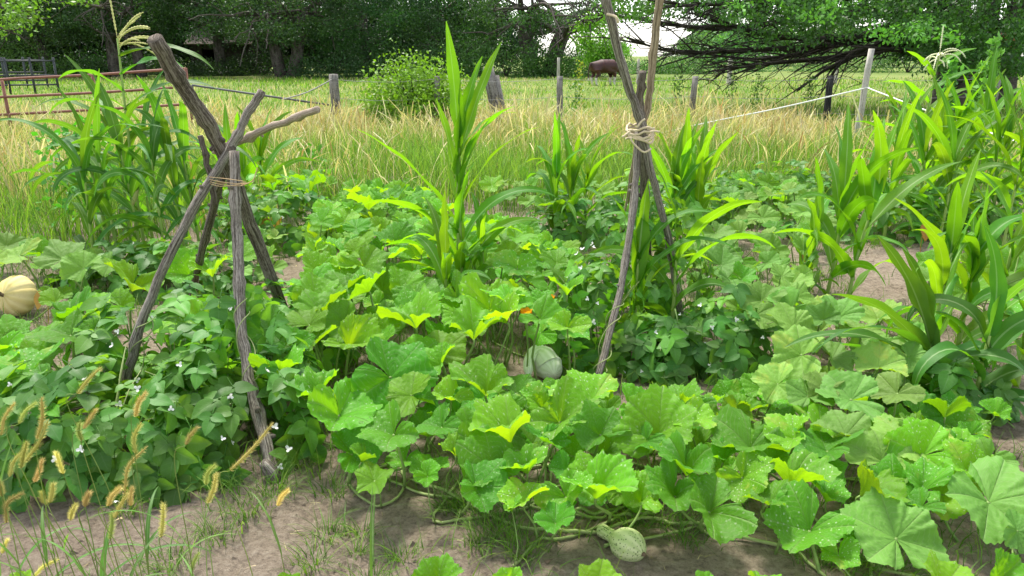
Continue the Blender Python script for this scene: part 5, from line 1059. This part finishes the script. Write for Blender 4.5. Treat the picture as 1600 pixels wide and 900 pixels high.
# ------------------------------------------------------------------ foxtail grass close to the camera
FX = [(2, 680, 24, 628), (30, 662, 58, 628), (58, 685, 65, 620), (38, 722, 76, 655), (15, 745, 42, 700), (33, 730, 42, 690), (54, 752, 66, 716), (99, 740, 87, 705), (10, 816, 37, 770), (74, 788, 64, 768), (78, 785, 83, 754), (110, 812, 119, 788), (133, 792, 140, 768), (128, 688, 125, 660), (130, 670, 151, 638), (121, 615, 158, 574), (212, 650, 229, 612), (212, 708, 221, 660), (195, 772, 231, 697), (169, 790, 189, 761), (205, 790, 208, 760), (172, 842, 175, 800), (178, 810, 200, 770), (252, 838, 255, 786), (290, 695, 309, 667), (322, 757, 337, 726), (325, 785, 338, 738), (360, 735, 427, 660), (434, 790, 452, 764), (298, 897, 311, 863), (52, 902, 92, 874), (3, 865, 12, 842), (3, 775, -3, 750)]
def foxtail(i, hx, hy, tx, ty):
    rng = np.random.default_rng(600 + i); Yd = 1.72 + .25 * rng.random() - (.12 if hy > 780 else 0); a = at(hx, hy, Yd); e = at(tx, ty, Yd - rng.uniform(-.03, .05)); ln = np.linalg.norm(e - a)
    b0 = np.array((a[0] * .88 - .05 + rng.normal(0, .05), Yd - rng.uniform(.0, .2), 0)); b0[2] = 0
    o = empty('foxtail', b0, FXL[i], 'foxtail grass', 'yellow foxtail grasses beside the bean mound'); d = nrm(e - a)
    P = smoothpath([b0, b0 * .55 + a * .45 + np.array((0, 0, .03)), a - d * .05, a], 14); mb = MB(); mb.tube(P, np.linspace(.0016, .0009, 14), 5); mb.build('stem', M['foxstem'], o, b0)
    mid = (a + e) / 2 + np.array((-d[2], 0, d[0])) * ln * rng.uniform(-.05, .16) * (1 if i != 27 else .5); H = smoothpath([a, mid, e], 16); rr = .0038 * np.interp(np.linspace(0, 1, 16), [0, .08, .35, .8, 1], [.35, .85, 1, .8, .25]); rr *= 1 + .1 * np.where(np.arange(16) % 2, 1, -1)
    mb = MB(); mb.tube(H, rr, 8); n = 460; t = rng.uniform(0, .98, n); C = H[(t * 15).astype(int)]; T = nrmrows(np.gradient(H, axis=0))[(t * 15).astype(int)]; q = rng.normal(0, 1, (n, 3)); q = nrmrows(q - T * (q * T).sum(1)[:, None]); r0 = rr[(t * 15).astype(int)][:, None]
    dd = nrmrows(q + T * .9); s_ = nrmrows(np.cross(dd, T)) * .00042; Lb = rng.uniform(.006, .013, n)[:, None]; base = C + q * r0 * .9; V = np.stack((base - s_, base + s_, base + dd * Lb + s_ * .2, base + dd * Lb - s_ * .2), 1); mb.add(V.reshape(-1, 3), np.arange(n * 4).reshape(-1, 4)); mb.build('seed_head', M['foxhead_green' if i % 4 == 1 else 'foxhead'], o, b0)
    if i % 2 == 0:
        k = rng.integers(2, 6); az = rng.uniform(0, 6.28); G, UV = corn_leaf(rng, P[k], az, rng.uniform(.18, .32), rng.uniform(.008, .013), R(72), 1.5, 0, .3, .2); mb = MB(); mb.grid(G, UV); mb.build('blade', M['foxleaf'], o, b0)
side = ['at the left edge', 'just in from the left edge', 'near the left edge', 'left of the bean mound', 'over the left foot of the bean mound', 'against the middle of the bean mound', 'against the right part of the bean mound', 'by the near foot of the first tripod']
FXL = []
for i, (hx, hy, tx, ty) in enumerate(FX):
    dx, dy = tx - hx, hy - ty; ang = 'leaning right' if dx > .7 * dy else ('tilted right' if dx > .3 * dy else ('upright' if dx > -.1 * dy else 'tilted left')); ln = math.hypot(dx, dy)
    sz = 'long' if ln > 62 else ('short' if ln < 34 else 'medium'); s_ = side[min(7, int(max(0, hx) / 56))]; lev = 'high' if hy < 700 else ('mid height' if hy < 800 else 'low')
    FXL.append(f'{lev} {sz} yellow foxtail head {ang} {s_}')
seen = {}
for i, l in enumerate(FXL):
    if l in seen: FXL[i] = l + (', the lower one' if FX[i][1] > FX[seen[l]][1] else ', the upper one')
    seen.setdefault(l, i)
for i, f in enumerate(FX): foxtail(i, *f)

# ------------------------------------------------------------------ grass tufts on the bare soil
TF = [(345, 760, 1.0, 'ragged grass tuft below the near foot of the first tripod'), (385, 800, 1.1, 'wide grass tuft on soil left of the bare path'), (430, 770, 1.3, 'tall grass tuft beside the tripod pole end'), (330, 835, 1.0, 'flat grass tuft behind the low foxtail'), (270, 880, 1.2, 'dark grass tuft at the near edge left'), (490, 875, 1.1, 'low round grass tuft alone on bare soil'), (565, 828, .8, 'small grass tuft in the middle of the bare path'), (510, 830, 1.0, 'grass tuft left of the middle of the bare path'), (630, 872, .9, 'small grass tuft at the near right of the path'), (520, 765, 1.0, 'thin grass tuft under the squash stems'), (470, 720, 1.3, 'grass tuft right of the tripod pole'), (560, 860, .5, 'tiny grass sprig on bare path'), (735, 800, 1.4, 'tall dark grass tuft under the front squash leaves'), (780, 840, 1.5, 'large dark grass tuft right of the path'), (820, 870, 1.3, 'dark grass tuft spreading toward the path'), (750, 860, 1.0, 'grass tuft at the corner of the path'), (700, 790, 1.0, 'grass tuft in the shade of squash stems'), (860, 830, 1.0, 'grass tuft left of the round gourd'), (1030, 815, 1.2, 'grass tuft behind the round gourd'), (1075, 845, 1.1, 'grass tuft right of the round gourd'), (1150, 830, .9, 'grass tuft under the split squash leaf'), (1330, 890, 1.4, 'dense grass tuft beneath the dull squash leaf'), (1270, 880, 1.1, 'grass tuft at the near edge before the dull leaf'), (1400, 895, 1.1, 'grass tuft below the big dull leaf'), (460, 690, 1.2, 'grass tuft in shade between mound and squash'), (1200, 560, 1.0, 'grass tuft on bare soil right of the second tripod'), (1180, 590, 1.0, 'second grass tuft on bare soil right of the second tripod, nearer'), (470, 405, .9, 'grass tuft on the far bare path'), (440, 450, .9, 'grass tuft on the bare path behind the first tripod'), (990, 830, .8, 'grass sprig close behind the gourd neck'), (580, 900, .9, 'grass tuft cut by the near edge'), (200, 800, 1.0, 'grass tuft among the foxtail stems')]
for i, (px, py, s_, lab) in enumerate(TF):
    r2 = np.random.default_rng(700 + i); b0 = atz(px, py, 0); b0[2] = soil_h(np.array(b0[0]), np.array(b0[1])); n = int(75 * s_)
    o = empty('grass_tuft', b0, lab, 'grass tuft', 'grass tufts on the bare soil'); P = np.stack((r2.normal(0, .032 * s_, n), r2.normal(0, .026 * s_, n), np.full(n, -.008)), -1)
    az = np.arctan2(P[:, 1], P[:, 0]) + r2.normal(0, .9, n); me = blades('blades', P, r2.uniform(.04, .12, n) * (.6 + .5 * s_), r2.uniform(.0025, .0045, n), r2.uniform(.5, 1.35, n), az, mixc(n, r2, [(3, GRN * .75), (1, LIME * .8), (2, DGRN * 1.1)]), 800 + i, 4, None, .35); place('blades', me, o)
# broad single grass leaves rising at the lower left and mid
for i, (px, py, px2, py2, wd, lab) in enumerate([(8, 905, 20, 700, .016, 'broad grass blade rising at the left edge'), (160, 905, 178, 815, .02, 'broad bright grass blade among the foxtails'), (582, 905, 583, 770, .009, 'single upright grass blade on the near path'), (20, 905, 70, 800, .012, 'slender grass blade arching left of the bean mound'), (60, 905, 215, 800, .012, 'long grass blade arching over the soil before the bean mound'), (140, 905, 300, 800, .011, 'long thin grass blade curving to the right of the foxtails')]):
    a = atz(px, py + 30, 0); a[2] = 0; e = at(px2, py2, a[1] + .1); o = empty('grass_plant', a, lab, 'grass', 'single grass blades close to the camera'); d = e - a; az = math.atan2(d[1], d[0]); Ld = np.linalg.norm(d); el = math.atan2(d[2], np.hypot(d[0], d[1]))
    r2 = np.random.default_rng(900 + i); G, UV = corn_leaf(r2, a, az, Ld * 1.1, wd, min(1.55, el + .25), .55 + (1.2 if i > 2 else 0), 0, .4, .3); mb = MB(); mb.grid(G, UV); mb.build('leaf', M['foxleaf'], o, a)
